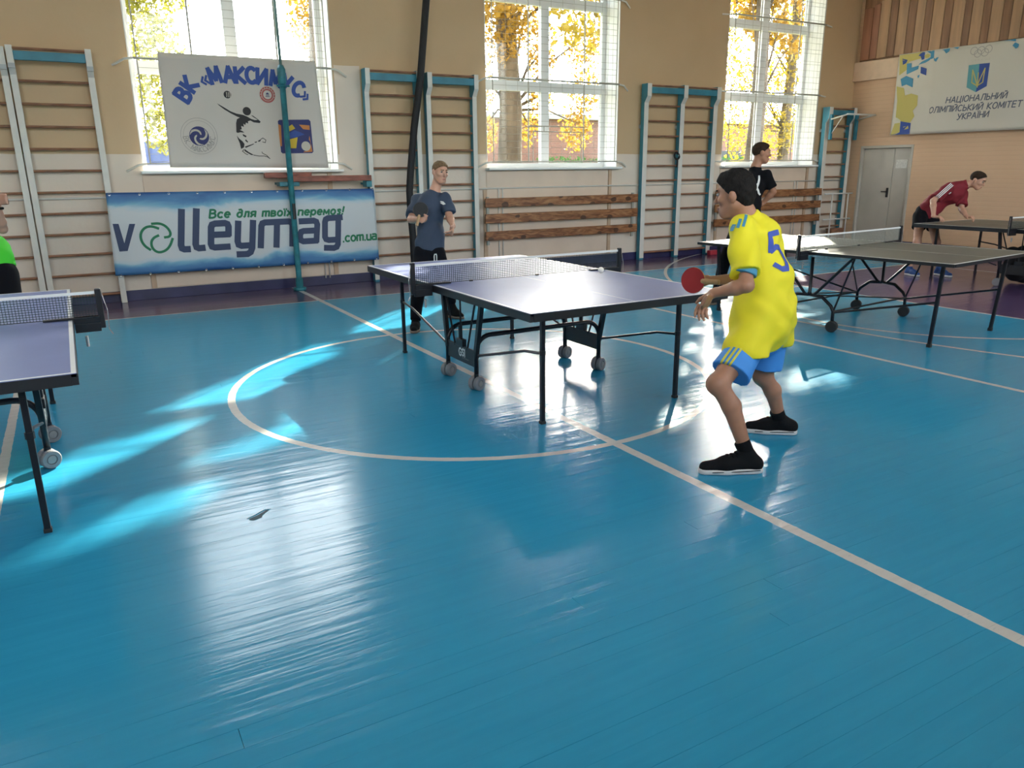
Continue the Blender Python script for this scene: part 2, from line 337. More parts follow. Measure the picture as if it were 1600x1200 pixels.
# protective grilles of welded rods in front of the windows
mat('grille_paint', (.36, .345, .30), .5, .2); mat('rod_white', (.66, .63, .56), .5)
GY = WY-.06
wire_h = MB().tube([(0, 0, 0), (2.29, 0, 0)], .0026, 5).mesh('wire'); wire_h.materials.append(MATS['grille_paint'])
wire_v = MB().tube([(0, 0, 0), (0, 0, 3.75)], .0022, 5).mesh('wire_upright'); wire_v.materials.append(MATS['grille_paint'])
gname = {1: 'rod grille over the window behind the volleyball club banner', 2: 'rod grille with a small rectangular hatch over the middle window', 3: 'rod grille over the window behind the man in black'}
for wi, x0 in enumerate(WINL):
    if wi == 0: continue
    gr = thing('window_grille', (x0, GY, SILL), 0, gname[wi], 'grille', 'window grilles'); rr = random.Random(wi)
    zr = (1.665, 2.87, 4.12, 5.3)
    for dx in (.09, .71, 1.745, 2.38):
        z0 = 1.665 if not (wi == 2 and dx in (.71, 1.745)) else 1.66
        MB().tube([(x0+dx, GY, z0), (x0+dx, GY, 5.45)], .012 if dx in (.71, 1.745) else .009, 6).build('upright_rod', 'grille_paint', gr)
    for z in zr:
        MB().tube([(x0+.05, GY-.012, z), (x0+2.43, GY-.012, z)], .014 if z > 1.7 else .010, 6).build('cross_rod', 'grille_paint', gr)
        for sx, dx in ((-1, .05), (1, 2.43)):
            MB().tube([(x0+dx, GY-.012, z), (x0+dx+sx*.10, GY-.008, z-.015), (x0+dx+sx*.23, WY-.004, z-.085 if wi < 3 else z-.01)], .014, 6).build('bracket', 'rod_white', gr)
    for k in range(38):
        q = link('wire', wire_h, gr); q.location = (.09, -.006+rr.uniform(-.003, .003), .19+.1*k-.06+rr.uniform(-.012, .012)); q.rotation_euler = (0, rr.gauss(0, .004), 0)
    for k, dx in enumerate((.32, .52, .92, 1.12, 1.33, 1.54, 1.95, 2.08, 2.21, 2.3)):
        q = link('wire', wire_v, gr); q.location = (dx, .004, .12)
    if wi == 2:
        for a, c in (((.715, 2.2), (1.74, 2.195)), ((.78, 2.12), (1.685, 2.115)), ((.78, 1.66), (.78, 2.12)), ((1.685, 1.66), (1.685, 2.115)), ((.98, 2.12), (.98, 2.2)), ((1.49, 2.115), (1.49, 2.195))):
            MB().tube([(x0+a[0], GY-.02, a[1]), (x0+c[0], GY-.02, c[1])], .008, 6).build('hatch_rod', 'grille_paint', gr)
# ================================================================== under the windows: panels, pipes, guard boards
mat('panel_paint', (.69, .545, .425), .55, var=.06, vscale=2); mat('batten_tan', (.52, .36, .24), .6, var=.08)
for wi, x0 in ((1, WINL[1]), (2, WINL[2]), (3, WINL[3])):
    tr = thing('trim_%d' % wi, (x0, WY, 0)); tr['kind'] = 'structure'
    MB().box(x0-.02, x0+2.28, WY-.02, WY-.001, .14, 1.27).build('panel', 'panel_paint', tr, bevel=.004)
    MB().box(x0-.02, x0+2.28, WY-.016, WY-.001, 1.275, 1.53).build('panel', 'panel_paint', tr, bevel=.004)
    MB().box(x0+2.30, x0+2.36, WY-.024, WY-.001, .14, 1.53).build('batten', 'batten_tan', tr)
    MB().box(x0-.08, x0-.02, WY-.024, WY-.001, .14, 1.25).build('batten', 'batten_tan', tr)
mat('pipe_white', (.66, .63, .58), .4)
hp = thing('heating_pipe', (4, WY-.05, 1.28), 0, 'white heating pipe running along the window wall behind the wall bars', 'pipe')
MB().tube([(WX+.1, WY-.031, 1.275), (EX-.1, WY-.031, 1.275)], .012, 8).build('main_pipe', 'pipe_white', hp, smooth=True)
for x in (5.86, 5.93, 3.05, 3.11, 12.5, 12.58):
    MB().tube([(x, WY-.036, 1.275), (x, WY-.036, .1)], .010, 8).build('riser', 'pipe_white', hp, smooth=True)
m, n, l, b = nodemat('knotty_pine'); MATS['knotty_pine'] = m; g = NG(m); tc = n.new('ShaderNodeTexCoord'); ob = tc.outputs['Object']
oi = n.new('ShaderNodeObjectInfo'); add = n.new('ShaderNodeVectorMath'); add.operation = 'ADD'; l.new(ob, add.inputs[0]); sc_ = n.new('ShaderNodeVectorMath'); sc_.operation = 'SCALE'
cx = n.new('ShaderNodeCombineXYZ'); l.new(oi.outputs['Random'], cx.inputs[0]); l.new(oi.outputs['Random'], cx.inputs[2]); l.new(cx.outputs[0], sc_.inputs[0]); sc_.inputs['Scale'].default_value = 37; l.new(sc_.outputs[0], add.inputs[1])
v = add.outputs[0]
rp = n.new('ShaderNodeValToRGB'); e = rp.color_ramp.elements; e[0].position = .32; e[0].color = (.115, .035, .012, 1); e[1].position = .68; e[1].color = (.42, .20, .085, 1)
e2 = rp.color_ramp.elements.new(.5); e2.color = (.26, .105, .04, 1)
l.new(g.noise(2.6, 6, v, (1.4, 1, 7), dist=1.6), rp.inputs['Fac'])
vo = n.new('ShaderNodeTexVoronoi'); mpv = n.new('ShaderNodeMapping'); mpv.inputs['Scale'].default_value = (3.2, 1, 5); l.new(v, mpv.inputs['Vector']); l.new(mpv.outputs[0], vo.inputs['Vector']); vo.inputs['Scale'].default_value = 1.0
kn = g.op('LESS_THAN', g.op('ADD', vo.outputs['Distance'], g.op('MULTIPLY', g.noise(9, 3, v), .22)), .30)
l.new(g.mix(g.op('MULTIPLY', kn, .85), rp.outputs['Color'], (.045, .016, .008)), b.inputs['Base Color']); b.inputs['Roughness'].default_value = .38
BD = {5.56: ('between the blue-edged wall bars and the middle bars', 8.51), 10.31: ('behind the man in black', 13.17)}
for x0, (pl_, x1) in BD.items():
    for k, (za, zb_) in enumerate(((.995, 1.13), (.755, .895), (.495, .63))):
        o = thing('guard_board', (x0, WY-.14, za), 0, ('top', 'middle', 'bottom')[k]+' knotty pine guard board '+('under the middle window' if x0 < 8 else 'under the window behind the man in black'), 'board', 'radiator guard boards')
        MB().box(x0, x1, WY-.165, WY-.13, za, zb_).build('board', 'knotty_pine', o, bevel=.006)
    for x in (x0+.04, x1-.10):
        u = thing('board_support', (x, WY-.1, .4), 0, ('left' if x < x0+1 else 'right')+' metal upright carrying the pine boards '+('of the middle window' if x0 < 8 else 'of the window behind the man in black'), 'support', 'board supports')
        MB().box(x, x+.04, WY-.13, WY-.10, .42, 1.15).build('upright', 'grille_paint', u)
        for z in (.55, 1.05): MB().box(x+.005, x+.035, WY-.10, WY, z, z+.03).build('bracket', 'grille_paint', u)
# ================================================================== WALL BARS
mat('teal_paint', (.026, .185, .255), .45, var=.18, vscale=5); mat('bar_white', (.66, .63, .57), .45, var=.06, vscale=7)
mat('rung_brown', (.24, .115, .065), .4, var=.35, vscale=6, stretch=(1, 3, 3)); mat('cut_grey', (.42, .43, .43), .5)
RZ = [.12]+[.37+.2437*k for k in range(10)]
def rungmesh(L):
    pr = [(.021*math.cos(a), .016*math.sin(a)) for a in [2*math.pi*k/8 for k in range(8)]]
    mb = MB(); mb.add([(x, c, s) for x in (0, L) for c, s in pr], [tuple(range(8)), tuple(range(15, 7, -1))]+[(k, (k+1) % 8, 8+(k+1) % 8, 8+k) for k in range(8)])
    me = mb.mesh('rung', smooth=False); me.materials.append(MATS['rung_brown']); return me
def wall_bars(xp, label, zt=2.89, white_head=True, teal_side=True, rz=RZ, skip=()):
    """xp: list of post spans [(x0,x1),...]; rungs between neighbours"""
    t = thing('wall_bars', (xp[0][0], WY, 0), 0, label, 'wall bars', 'climbing wall bars')
    for x0, x1 in xp:
        pts = [(WY-.046, .0), (WY-.135, .0), (WY-.135, zt-.30), (WY-.205, zt-.20), (WY-.205, zt), (WY-.046, zt)]
        vs = [(x, y, z) for x in (x0, x1) for y, z in pts]; k = len(pts)
        fs = [tuple(range(k)), tuple(range(2*k-1, k-1, -1))]+[(i, (i+1) % k, k+(i+1) % k, k+i) for i in range(k)]
        p = MB().add(vs, fs).build('post', 'teal_paint' if teal_side else 'bar_white', t, bevel=.004, seg=1)
        fp = [(WY-.138, .03), (WY-.138, zt-.298), (WY-.2085, zt-.198), (WY-.2085, zt-.002)]
        e = MB()
        for (ya, za), (yb, zb_) in zip(fp, fp[1:]):
            d = .004; e.add([(x, y+dd, z) for x in (x0+.001, x1-.001) for (y, z), dd in (((ya, za), 0), ((yb, zb_), 0), ((yb, zb_), d), ((ya, za), d))], [(0, 1, 2, 3), (7, 6, 5, 4), (0, 4, 5, 1), (1, 5, 6, 2), (2, 6, 7, 3), (3, 7, 4, 0)])
        e.build('front_edge', 'bar_white', p)
        if not teal_side: MB().box(x0-.001, x1+.001, WY-.2095, WY-.13, zt-.235, zt-.185).build('collar', 'cut_grey', p)
        for z in (.5, 2.2): MB().box(x0+.005, x1-.005, WY-.046, WY, z, z+.06).build('wall_bracket', 'cut_grey', p)
    for (a0, a1), (b0, b1) in zip(xp, xp[1:]):
        if b0-a1 < .2: continue
        me = rungmesh(b0-a1)
        for i, z in enumerate(rz):
            if i in skip: continue
            q = link('rung', me, t); q.location = (a1-xp[0][0], -.095, z)
        q = link('rung', me, t); q.location = (a1-xp[0][0], -.185, zt-.03)
        MB().box(a1, b0, WY-.20, WY-.16, zt-.15, zt-.055).build('top_rail', 'teal_paint', t, bevel=.004, seg=1)
    return t
wall_bars([(-1.21, -1.145), (-.415, -.35)], 'white-posted wall bars behind the arm at the far left edge', 2.90, teal_side=False)
wall_bars([(-.335, -.27), (.43, .495)], 'white-posted wall bars directly left of the blue shop banner', 2.92, teal_side=False)
wall_bars([(3.745, 3.812), (4.49, 4.556)], 'teal wall bars crossed by the hanging black rope', 2.89)
wall_bars([(4.655, 4.727), (5.39, 5.46)], 'teal wall bars behind the man in the blue T-shirt', 2.88)
wall_bars([(8.60, 8.69), (9.395, 9.485), (10.155, 10.25)], 'wide double teal wall bars between the middle and right windows', 2.90)
rb = wall_bars([(13.12, 13.22), (13.84, 13.93)], 'narrow teal wall bars in the corner beside the grey door', 2.66, rz=[.37+.2437*k for k in range(9)])
# small fittings on the bars
kb = thing('black_strap', (9.33, WY-.15, 1.72), 0, 'small black strap knotted around the middle post of the double wall bars', 'strap')
MB().tube(arcpts((9.36, WY-.13, 1.75), .055, 0, 6.28, 12, (1, 0, 0), (0, .2, 1)), .018, 6).build('strap_loop', mat('black_cloth', (.012, .012, .014), .8), kb)
MB().tube([(9.36, WY-.15, 1.70), (9.35, WY-.16, 1.62), (9.345, WY-.155, 1.56)], .016, 6).build('strap_tail', 'black_cloth', kb)
pu = thing('pull_up_bar', (13.5, WY-.2, 2.4), 0, 'teal hook-on pull-up frame with white bar on the corner wall bars', 'pull-up bar')
for x in (13.13, 13.87): MB().box(x, x+.06, WY-.26, WY-.21, 2.05, 2.52).build('hook_plate', 'teal_paint', pu, bevel=.004)
MB().tube([(13.14, WY-.24, 2.43), (13.14, WY-.62, 2.50)], .015, 8).build('arm', 'pipe_white', pu, smooth=True)
MB().tube([(13.90, WY-.24, 2.43), (13.90, WY-.62, 2.50)], .015, 8).build('arm', 'pipe_white', pu, smooth=True)
MB().tube([(13.10, WY-.62, 2.50), (13.94, WY-.62, 2.50)], .016, 8).build('grip_bar', 'pipe_white', pu, smooth=True)
MB().tube([(13.17, WY-.24, 2.15), (13.14, WY-.5, 2.47)], .01, 8).build('stay', 'pipe_white', pu, smooth=True)
rk = thing('tubular_rack', (13.2, WY-.32, 0), 0, 'white tubular rack standing against the corner wall bars', 'rack')
for x in (13.32, 13.80): MB().tube([(x, WY-.30, 0), (x, WY-.30, 1.02)], .014, 8).build('leg', 'pipe_white', rk, smooth=True)
for z in (1.02, .52): MB().tube([(13.10, WY-.30, z), (13.92, WY-.30, z)], .014, 8).build('rail', 'pipe_white', rk, smooth=True)
cbx = thing('storage_box', (13.62, WY-.3, 0), 0, 'small brown box on the floor below the corner wall bars', 'box')
MB().box(13.42, 13.80, WY-.28, WY-.15, .0, .30).build('box_body', 'rung_brown', cbx, bevel=.01); MB().box(13.41, 13.81, WY-.285, WY-.145, .30, .33).build('lid', 'rung_brown', cbx, bevel=.004)
# ================================================================== POLE, BEAM, ROPE
ps = thing('volleyball_post', (2.60, 10.40, 0), 0, 'slim teal volleyball post standing in front of the two banners', 'post')
mat('chipped_teal', (.020, .16, .20), .45, var=.35, vscale=9)
MB().tube([(2.60, 10.40, .0), (2.60, 10.40, .04), (2.60, 10.40, .041), (2.60, 10.40, .16), (2.60, 10.40, .165), (2.60, 10.40, 2.62)], [.085, .085, .05, .05, .037, .037], 14).build('tube', 'chipped_teal', ps, smooth=True)
MB().tube([(2.60, 10.40, 2.62), (2.60, 10.40, 2.64), (2.60, 10.40, 2.80), (2.60, 10.40, 2.85)], [.038, .052, .052, .03], 14).build('collar', 'chipped_teal', ps, smooth=True)
MB().tube([(2.60, 10.40, 2.8), (2.585, 10.40, 4.3)], .018, 10).build('extension', mat('green_steel', (.13, .22, .20), .5), ps, smooth=True)
MB().tube([(2.52, 10.37, 2.60), (2.68, 10.37, 2.60)], .012, 8).build('pin', 'chipped_teal', ps)
MB().tube([(2.60, 10.35, .95), (2.60, 10.345, 1.15)], .02, 8).build('cleat', 'dark_metal', ps)
bm_ = thing('balance_beam', (2.9, WY-.3, 1.43), 0, 'worn red-brown wooden beam on teal brackets under the banner window', 'beam')
mat('red_wood', (.26, .075, .045), .5, var=.45, vscale=7, stretch=(1, 4, 4), bump=.2)
MB().box(2.29, 2.90, WY-.27, WY-.17, 1.475, 1.545).build('beam_end', 'red_wood', bm_, bevel=.008); MB().box(2.60, 3.71, WY-.33, WY-.24, 1.425, 1.50).build('beam_plank', 'red_wood', bm_, bevel=.008)
MB().box(2.46, 2.72, WY-.30, WY-.14, 1.37, 1.425).build('bracket', 'chipped_teal', bm_, bevel=.005); MB().box(3.64, 3.72, WY-.30, WY-.14, 1.34, 1.425).build('bracket', 'chipped_teal', bm_, bevel=.005)
MB().box(2.46, 2.70, WY-.14, WY-.02, 1.39, 1.42).build('wall_arm', 'chipped_teal', bm_); MB().box(3.65, 3.70, WY-.14, WY-.02, 1.37, 1.40).build('wall_arm', 'chipped_teal', bm_)
mat('rope_black', (.010, .010, .012), .7, bump=.4, bscale=90)
MB().tube([(4.93, WY-.28, 6.35), (4.80, WY-.28, 5.0), (4.652, WY-.275, 3.786), (4.521, WY-.275, 2.80), (4.45, WY-.275, 2.42), (4.392, WY-.275, 2.12), (4.311, WY-.275, 1.55), (4.281, WY-.275, 1.27), (4.285, WY-.275, .95), (4.30, WY-.275, .66), (4.305, WY-.275, .28), (4.31, WY-.275, .05)], .05, 12).build('climbing_rope', 'rope_black', None, smooth=True, origin=(4.3, WY-.275, .35))
tag(bpy.data.objects['climbing_rope'], 'thick black rope hanging from the ceiling in front of the wall bars', 'rope')
rc = thing('red_block', (10.2, WY-.24, 0), 0, 'small red wooden foot block by the wall bars', 'block')
MB().box(10.12, 10.32, WY-.30, WY-.21, 0, .085).build('block_body', mat('red_paint', (.42, .03, .05), .5), rc, bevel=.012)
# ================================================================== TABLE-TENNIS TABLES
mat('frame_black', (.012, .012, .016), .35, .3); mat('apron_black', (.010, .010, .013), .4)
mat('table_blue', (.150, .185, .385), .40, spec=.3, var=.05, vscale=3, bump=.03, bscale=200); mat('table_green', (.085, .085, .068), .36, spec=.35, var=.06, vscale=3, bump=.03, bscale=200)
mat('line_white', (.72, .72, .72), .35); mat('wheel_grey', (.20, .20, .21), .7); mat('hub_grey', (.24, .23, .225), .5); mat('wheel_black', (.015, .015, .015), .6)
mat('net_dark', (.012, .035, .038), .8); mat('net_grey', (.26, .27, .24), .7); mat('net_tape', (.66, .66, .64), .7); mat('chrome', (.6, .6, .6), .25, .9)
HL, HW = 1.37, .7625
WAX = Vector((.38, -.925, 0))
def wheel(t, c, r, w, twin, m_, gap=.012):
    for sgn in ((-1, 1) if twin else (0,)):
        q_ = Vector(c)+WAX*sgn*(w/2+gap/2)
        o = MB().lathe([(r*.55, -w/2), (r*.9, -w/2), (r, -w*.3), (r, w*.3), (r*.9, w/2), (r*.55, w/2), (r*.5, w*.3)], q_, WAX, 24).build('wheel', m_, t, smooth=False)
        MB().lathe([(r*.42, -w*.48), (r*.42, w*.48), (r*.2, w*.52)], q_, WAX, 16).build('hub', 'hub_grey' if m_ == 'wheel_grey' else 'frame_black', o)
def table_top(t, m_, th, ap):
    for s in (-1, 1):
        y0, y1 = (.003, HL) if s > 0 else (-HL, -.003)
        top = MB().box(-HW, HW, y0, y1, .76-th, .76).build('table_top', m_, t, bevel=.0015, seg=1)
        z = .7604
        for a in ((-HW+.001, -HW+.02, y0, y1), (HW-.02, HW-.001, y0, y1), (-HW+.02, HW-.02, (y1-.02 if s > 0 else y0), (y1-.001 if s > 0 else y0+.02)), (-.0015, .0015, y0, y1)):
            MB().box(a[0], a[1], a[2], a[3], .7598, z).build('edge_line', 'line_white', top)
        A = MB(); e = .004
        A.box(-HW-e, -HW+.02, y0, y1, .757-ap, .757); A.box(HW-.02, HW+e, y0, y1, .757-ap, .757)
        ye = (y1-.02, y1+e) if s > 0 else (y0-e, y0+.02); A.box(-HW+.02, HW-.02, ye[0], ye[1], .757-ap, .757)
        A.box(-HW+.02, HW-.02, .003 if s > 0 else -.023, .023 if s > 0 else -.003, .757-ap, .757-th)
        A.build('apron', 'apron_black', t)
def net(t, strands, long_clamp=True):
    h0, h1, hw = .768, .9125, .895
    b = MB(); n1, n2 = 118, 10
    for i in range(n1+1):
        x = -hw+2*hw*i/n1; b.box(x-.0013, x+.0013, -.001, .001, h0, h1-.012)
    for j in range(n2+1):
        z = h0+(h1-.012-h0)*j/n2; b.box(-hw, hw, -.0009, .0009, z-.0013, z+.0013)
    nt = b.build('net_mesh', strands, t); nt['kind'] = 'stuff'
    MB().box(-hw, hw, -.0035, .0035, h1-.016, h1).build('net_tape', 'net_tape', t)
    MB().tube([(-hw, 0, h0-.001), (hw, 0, h0-.001)], .002, 6).build('net_cord', 'frame_black', t)
    for s in (-1, 1):
        c = MB(); c.box(s*.89-.012, s*.89+.03*s+.012*(s > 0) if s > 0 else s*.89+.012, -.012, .012, .70, .925) if False else c.box(min(s*.893, s*.925), max(s*.893, s*.925), -.014, .014, .70, .925)
        cl = c.build('net_post', 'frame_black', t, bevel=.005)
        k = MB(); k.box(min(s*.62, s*.90), max(s*.62, s*.90), -.022, .022, .761, .772); k.box(min(s*.77, s*.90), max(s*.77, s*.90), -.02, .02, .685, .735); k.box(min(s*.768, s*.90), max(s*.768, s*.90), -.02, .02, .735, .772)
        k.build('clamp', 'frame_black', cl, bevel=.003)
        MB().tube([(s*.82, 0, .66), (s*.82, 0, .60)], .008, 8).build('clamp_screw', 'chrome', cl)
        MB().tube([(s*.925, -.004, .91), (s*.945, -.01, .80), (s*.94, -.012, .69), (s*.955, -.012, .66)], .0025, 6).build('net_chain', 'chrome', cl)
    for x in (-.45, .12): MB().box(x-.012, x+.012, -.008, .008, .7606, .772).build('tension_clip', 'frame_black', t)
def stroke(mb, pts, w, f, closed=False):
    """flat ribbon of half width w along pts, each point mapped by f(u,v)->xyz"""
    P = [Vector(p) for p in pts]; N = len(P); L = []
    if N < 2: return
    if not closed:
        for i in range(1, N-1):
            a_, b_ = P[i]-P[i-1], P[i+1]-P[i]
            if a_.length > 1e-6 and b_.length > 1e-6 and a_.angle(b_) > .95:
                stroke(mb, P[:i+1], w, f); stroke(mb, P[i:], w, f); return
    for i in range(N):
        if closed: a, c = P[(i-1) % N], P[(i+1) % N]
        else: a, c = P[max(i-1, 0)], P[min(i+1, N-1)]
        d0 = (P[i]-a); d1 = (c-P[i]); d0 = d0.normalized() if d0.length > 1e-9 else d1.normalized(); d1 = d1.normalized() if d1.length > 1e-9 else d0
        t = (d0+d1); t = t.normalized() if t.length > 1e-6 else d0
        nn = Vector((-t.y, t.x)); m_ = 1/max(.72, nn.dot(Vector((-d0.y, d0.x))))
        q = P[i]
        if not closed and i == 0: q = q-d1*w*.6
        if not closed and i == N-1: q = q+d0*w*.6
        L.append((q+nn*w*m_, q-nn*w*m_))
    vs = [f(p.x, p.y) for pr in L for p in pr]
    K = N if closed else N-1
    mb.add(vs, [(2*i, 2*((i+1) % N), 2*((i+1) % N)+1, 2*i+1) for i in range(K)])
def rollaway(name, label, topm, netm, group, logo=True):
    t = thing(name, (0, 0, 0), 0, label, 'table', group)
    table_top(t, topm, .018, .048); net(t, netm)
    lx, ly = .545, 1.147
    for sx in (-1, 1):
        for sy in (-1, 1):
            lg = MB().beam((sx*lx, sy*ly, .012), (sx*lx, sy*ly, .715), .027, .027).build('leg', 'frame_black', t, bevel=.003)
            MB().beam((sx*lx, sy*ly, 0), (sx*lx, sy*ly, .02), .034, .034).build('foot_cap', 'wheel_black', lg, bevel=.003)
            MB().tube([(sx*lx, sy*ly, .455), (sx*lx, sy*.93, .43), (sx*lx, sy*.28, .265)], .009, 8).build('leg_brace', 'frame_black', t)
            MB().tube([(sx*lx, sy*ly, .445), (sx*lx, sy*ly, .475)], .02, 8).build('brace_joint', 'frame_black', lg)
            # thick strut from the side panel up to the table half
            MB().beam((sx*lx, sy*.235, .24), (sx*lx, sy*(.36 if sy < 0 else .30), .72), .030, .034, (0, 1, 0)).build('strut', 'frame_black', t)
            MB().tube([(sx*lx, sy*.10, .27), (sx*lx, sy*.26, .69)], .008, 6).build('stay_rod', 'frame_black', t)
            wheel(t, (sx*lx, sy*.24, .052), .052, .036, True, 'wheel_grey')
            MB().tube([(sx*lx, sy*.24, .045), (sx*lx, sy*.24, .12)], .018, 10).build('caster_fork', 'frame_black', t)
    for sy in (-1, 1):
        y = sy*.24; pts = [(-lx, y, .09), (-lx, y, .28)]+[tuple(p) for p in arcpts((-lx+.12, y, .28), .12, math.pi, math.pi/2, 7, (1, 0, 0), (0, 0, 1))]+[tuple(p) for p in arcpts((lx-.12, y, .28), .12, math.pi/2, 0, 7, (1, 0, 0), (0, 0, 1))]+[(lx, y, .09)]
        MB().tube(pts, .017, 12).build('arch_tube', 'frame_black', t, smooth=True)
    for sx in (-1, 1):
        p = MB().box(sx*lx-.006, sx*lx+.006, -.235, .235, .165, .29).build('side_panel', 'apron_black', t, bevel=.002)
        MB().box(sx*lx-.018, sx*lx+.018, -.055, .055, .285, .34).tube([(sx*lx, .01, .33), (sx*lx, .01, .44)], .017, 8).build('lock_lever', 'frame_black', t, bevel=.003)
        MB().tube([(sx*lx, 0, .30), (sx*lx, 0, .71)], .007, 6).build('lock_rod', 'frame_black', t)
        if logo:
            x = sx*(lx+.0072); f = lambda u, v, x=x, sx=sx: (x, -sx*(-1)*0+(u if sx > 0 else -u), v)
            L = MB()
            for pl_ in ([(.035, .255), (.02, .268), (0, .262), (-.01, .24), (0, .215), (.02, .21), (.03, .225), (.032, .237), (.018, .237)], [(.075, .262), (.06, .27), (.047, .26), (.052, .246), (.068, .238), (.07, .224), (.058, .214), (.044, .222)], [(.088, .27), (.088, .212)]):
                stroke(L, [(u-.02, v) for u, v in pl_], .0055, f)
            L.build('emblem', 'line_white', p)
            S = MB()
            for k in range(9): stroke(S, [(.03+.012*k, .196), (.034+.012*k, .204)], .0022, f)
            S.build('emblem_text', 'hub_grey', p)
    MB().box(-.5, .5, -.02, .02, .675, .70).build('centre_rail', 'frame_black', t)
    return t
tc_ = rollaway('tennis_table', 'blue table-tennis table standing on the centre circle', 'table_blue', 'net_dark', 'table-tennis tables')
tc_.location = (2.962, 5.022, 0)
tl_ = copy_tree(tc_); tl_.location = (-.825, 4.90, 0); tl_['label'] = 'blue table-tennis table cut off at the left edge of the picture'
def truss_table(label):
    t = thing('tennis_table', (0, 0, 0), 0, label, 'table', 'table-tennis tables')
    table_top(t, 'table_green', .018, .026); net(t, 'net_grey')
    for sx in (-1, 1):
        x = sx*.66
        for sy in (-1, 1):
            lg = MB().beam((sx*.58, sy*1.17, .0), (sx*.60, sy*1.21, .735), .028, .028).build('leg', 'frame_black', t, bevel=.003)
            MB().beam((sx*.58, sy*1.17, 0), (sx*.58, sy*1.17, .03), .034, .034).build('foot_cap', 'wheel_black', lg)
            MB().tube([(sx*.59, sy*1.18, .40), (x, sy*.27, .19)], .010, 8).build('leg_brace', 'frame_black', t)
            MB().tube([(x, sy*.27, .08), (x, sy*.27, .20), (x, sy*.24, .25), (x, sy*.14, .325), (x, 0, .335)], .016, 10).build('caster_arm', 'frame_black', t, smooth=True)
            MB().tube([(x, sy*.03, .335), (x, sy*.24, .50), (x, sy*.40, .735)] if False else [(x, sy*.05, .335), (x, sy*.43, .735)], .014, 8).build('diagonal', 'frame_black', t)
            MB().tube([(x, sy*.27, .20), (x, sy*.44, .735)], .009, 8).build('stay_rod', 'frame_black', t)
            wheel(t, (x, sy*.27, .055), .055, .024, True, 'wheel_black', .010)
        MB().tube([(x, 0, .335), (x, 0, .36), (x, 0, .70)], [.026, .016, .016], 10).build('centre_post', 'frame_black', t, smooth=True)
    for sy in (-1, 1):
        MB().tube([(-.66, sy*.27, .20), (.66, sy*.27, .20)], .010, 8).build('cross_rod', 'frame_black', t)
        MB().tube([(-.66, sy*.05, .335), (.60, sy*.27, .20)], .007, 8).build('cross_stay', 'frame_black', t)
    return t
WAX = Vector((.93, .36, 0)); t2 = truss_table('grey-green table-tennis table with open rod frame behind the boy in yellow')
t2.location = (6.90, 5.10, 0); t2.rotation_euler = (0, 0, math.radians(5.7))
t3 = rollaway('tennis_table', 'dark table-tennis table the man in red leans on', 'table_green', 'net_dark', 'table-tennis tables', logo=False)
t3.location = (11.11, 5.33, 0)
bl = MB(); bl.add(*(lambda bm: ([tuple(v.co) for v in bm.verts], [tuple(v.index for v in f.verts) for f in bm.faces]))((lambda b: (bmesh.ops.create_uvsphere(b, u_segments=20, v_segments=12, radius=.02), b.verts.ensure_lookup_table(), b.verts.index_update(), b)[-1])(bmesh.new())))
ball = bl.build('tennis_ball', mat('ball_white', (.80, .76, .68), .5), smooth=True); ball.location = (3.05, 4.15, .895); tag(ball, 'small white ball in the air above the blue table', 'ball')
# black jacket draped over the low tubes of the far table
m_ = mat('jacket_black', (.008, .008, .010), .85, bump=.3, bscale=25)
jk = thing('jacket', (11.1, 5.6, 0), 0, 'black jacket draped over the frame under the far dark table', 'jacket')
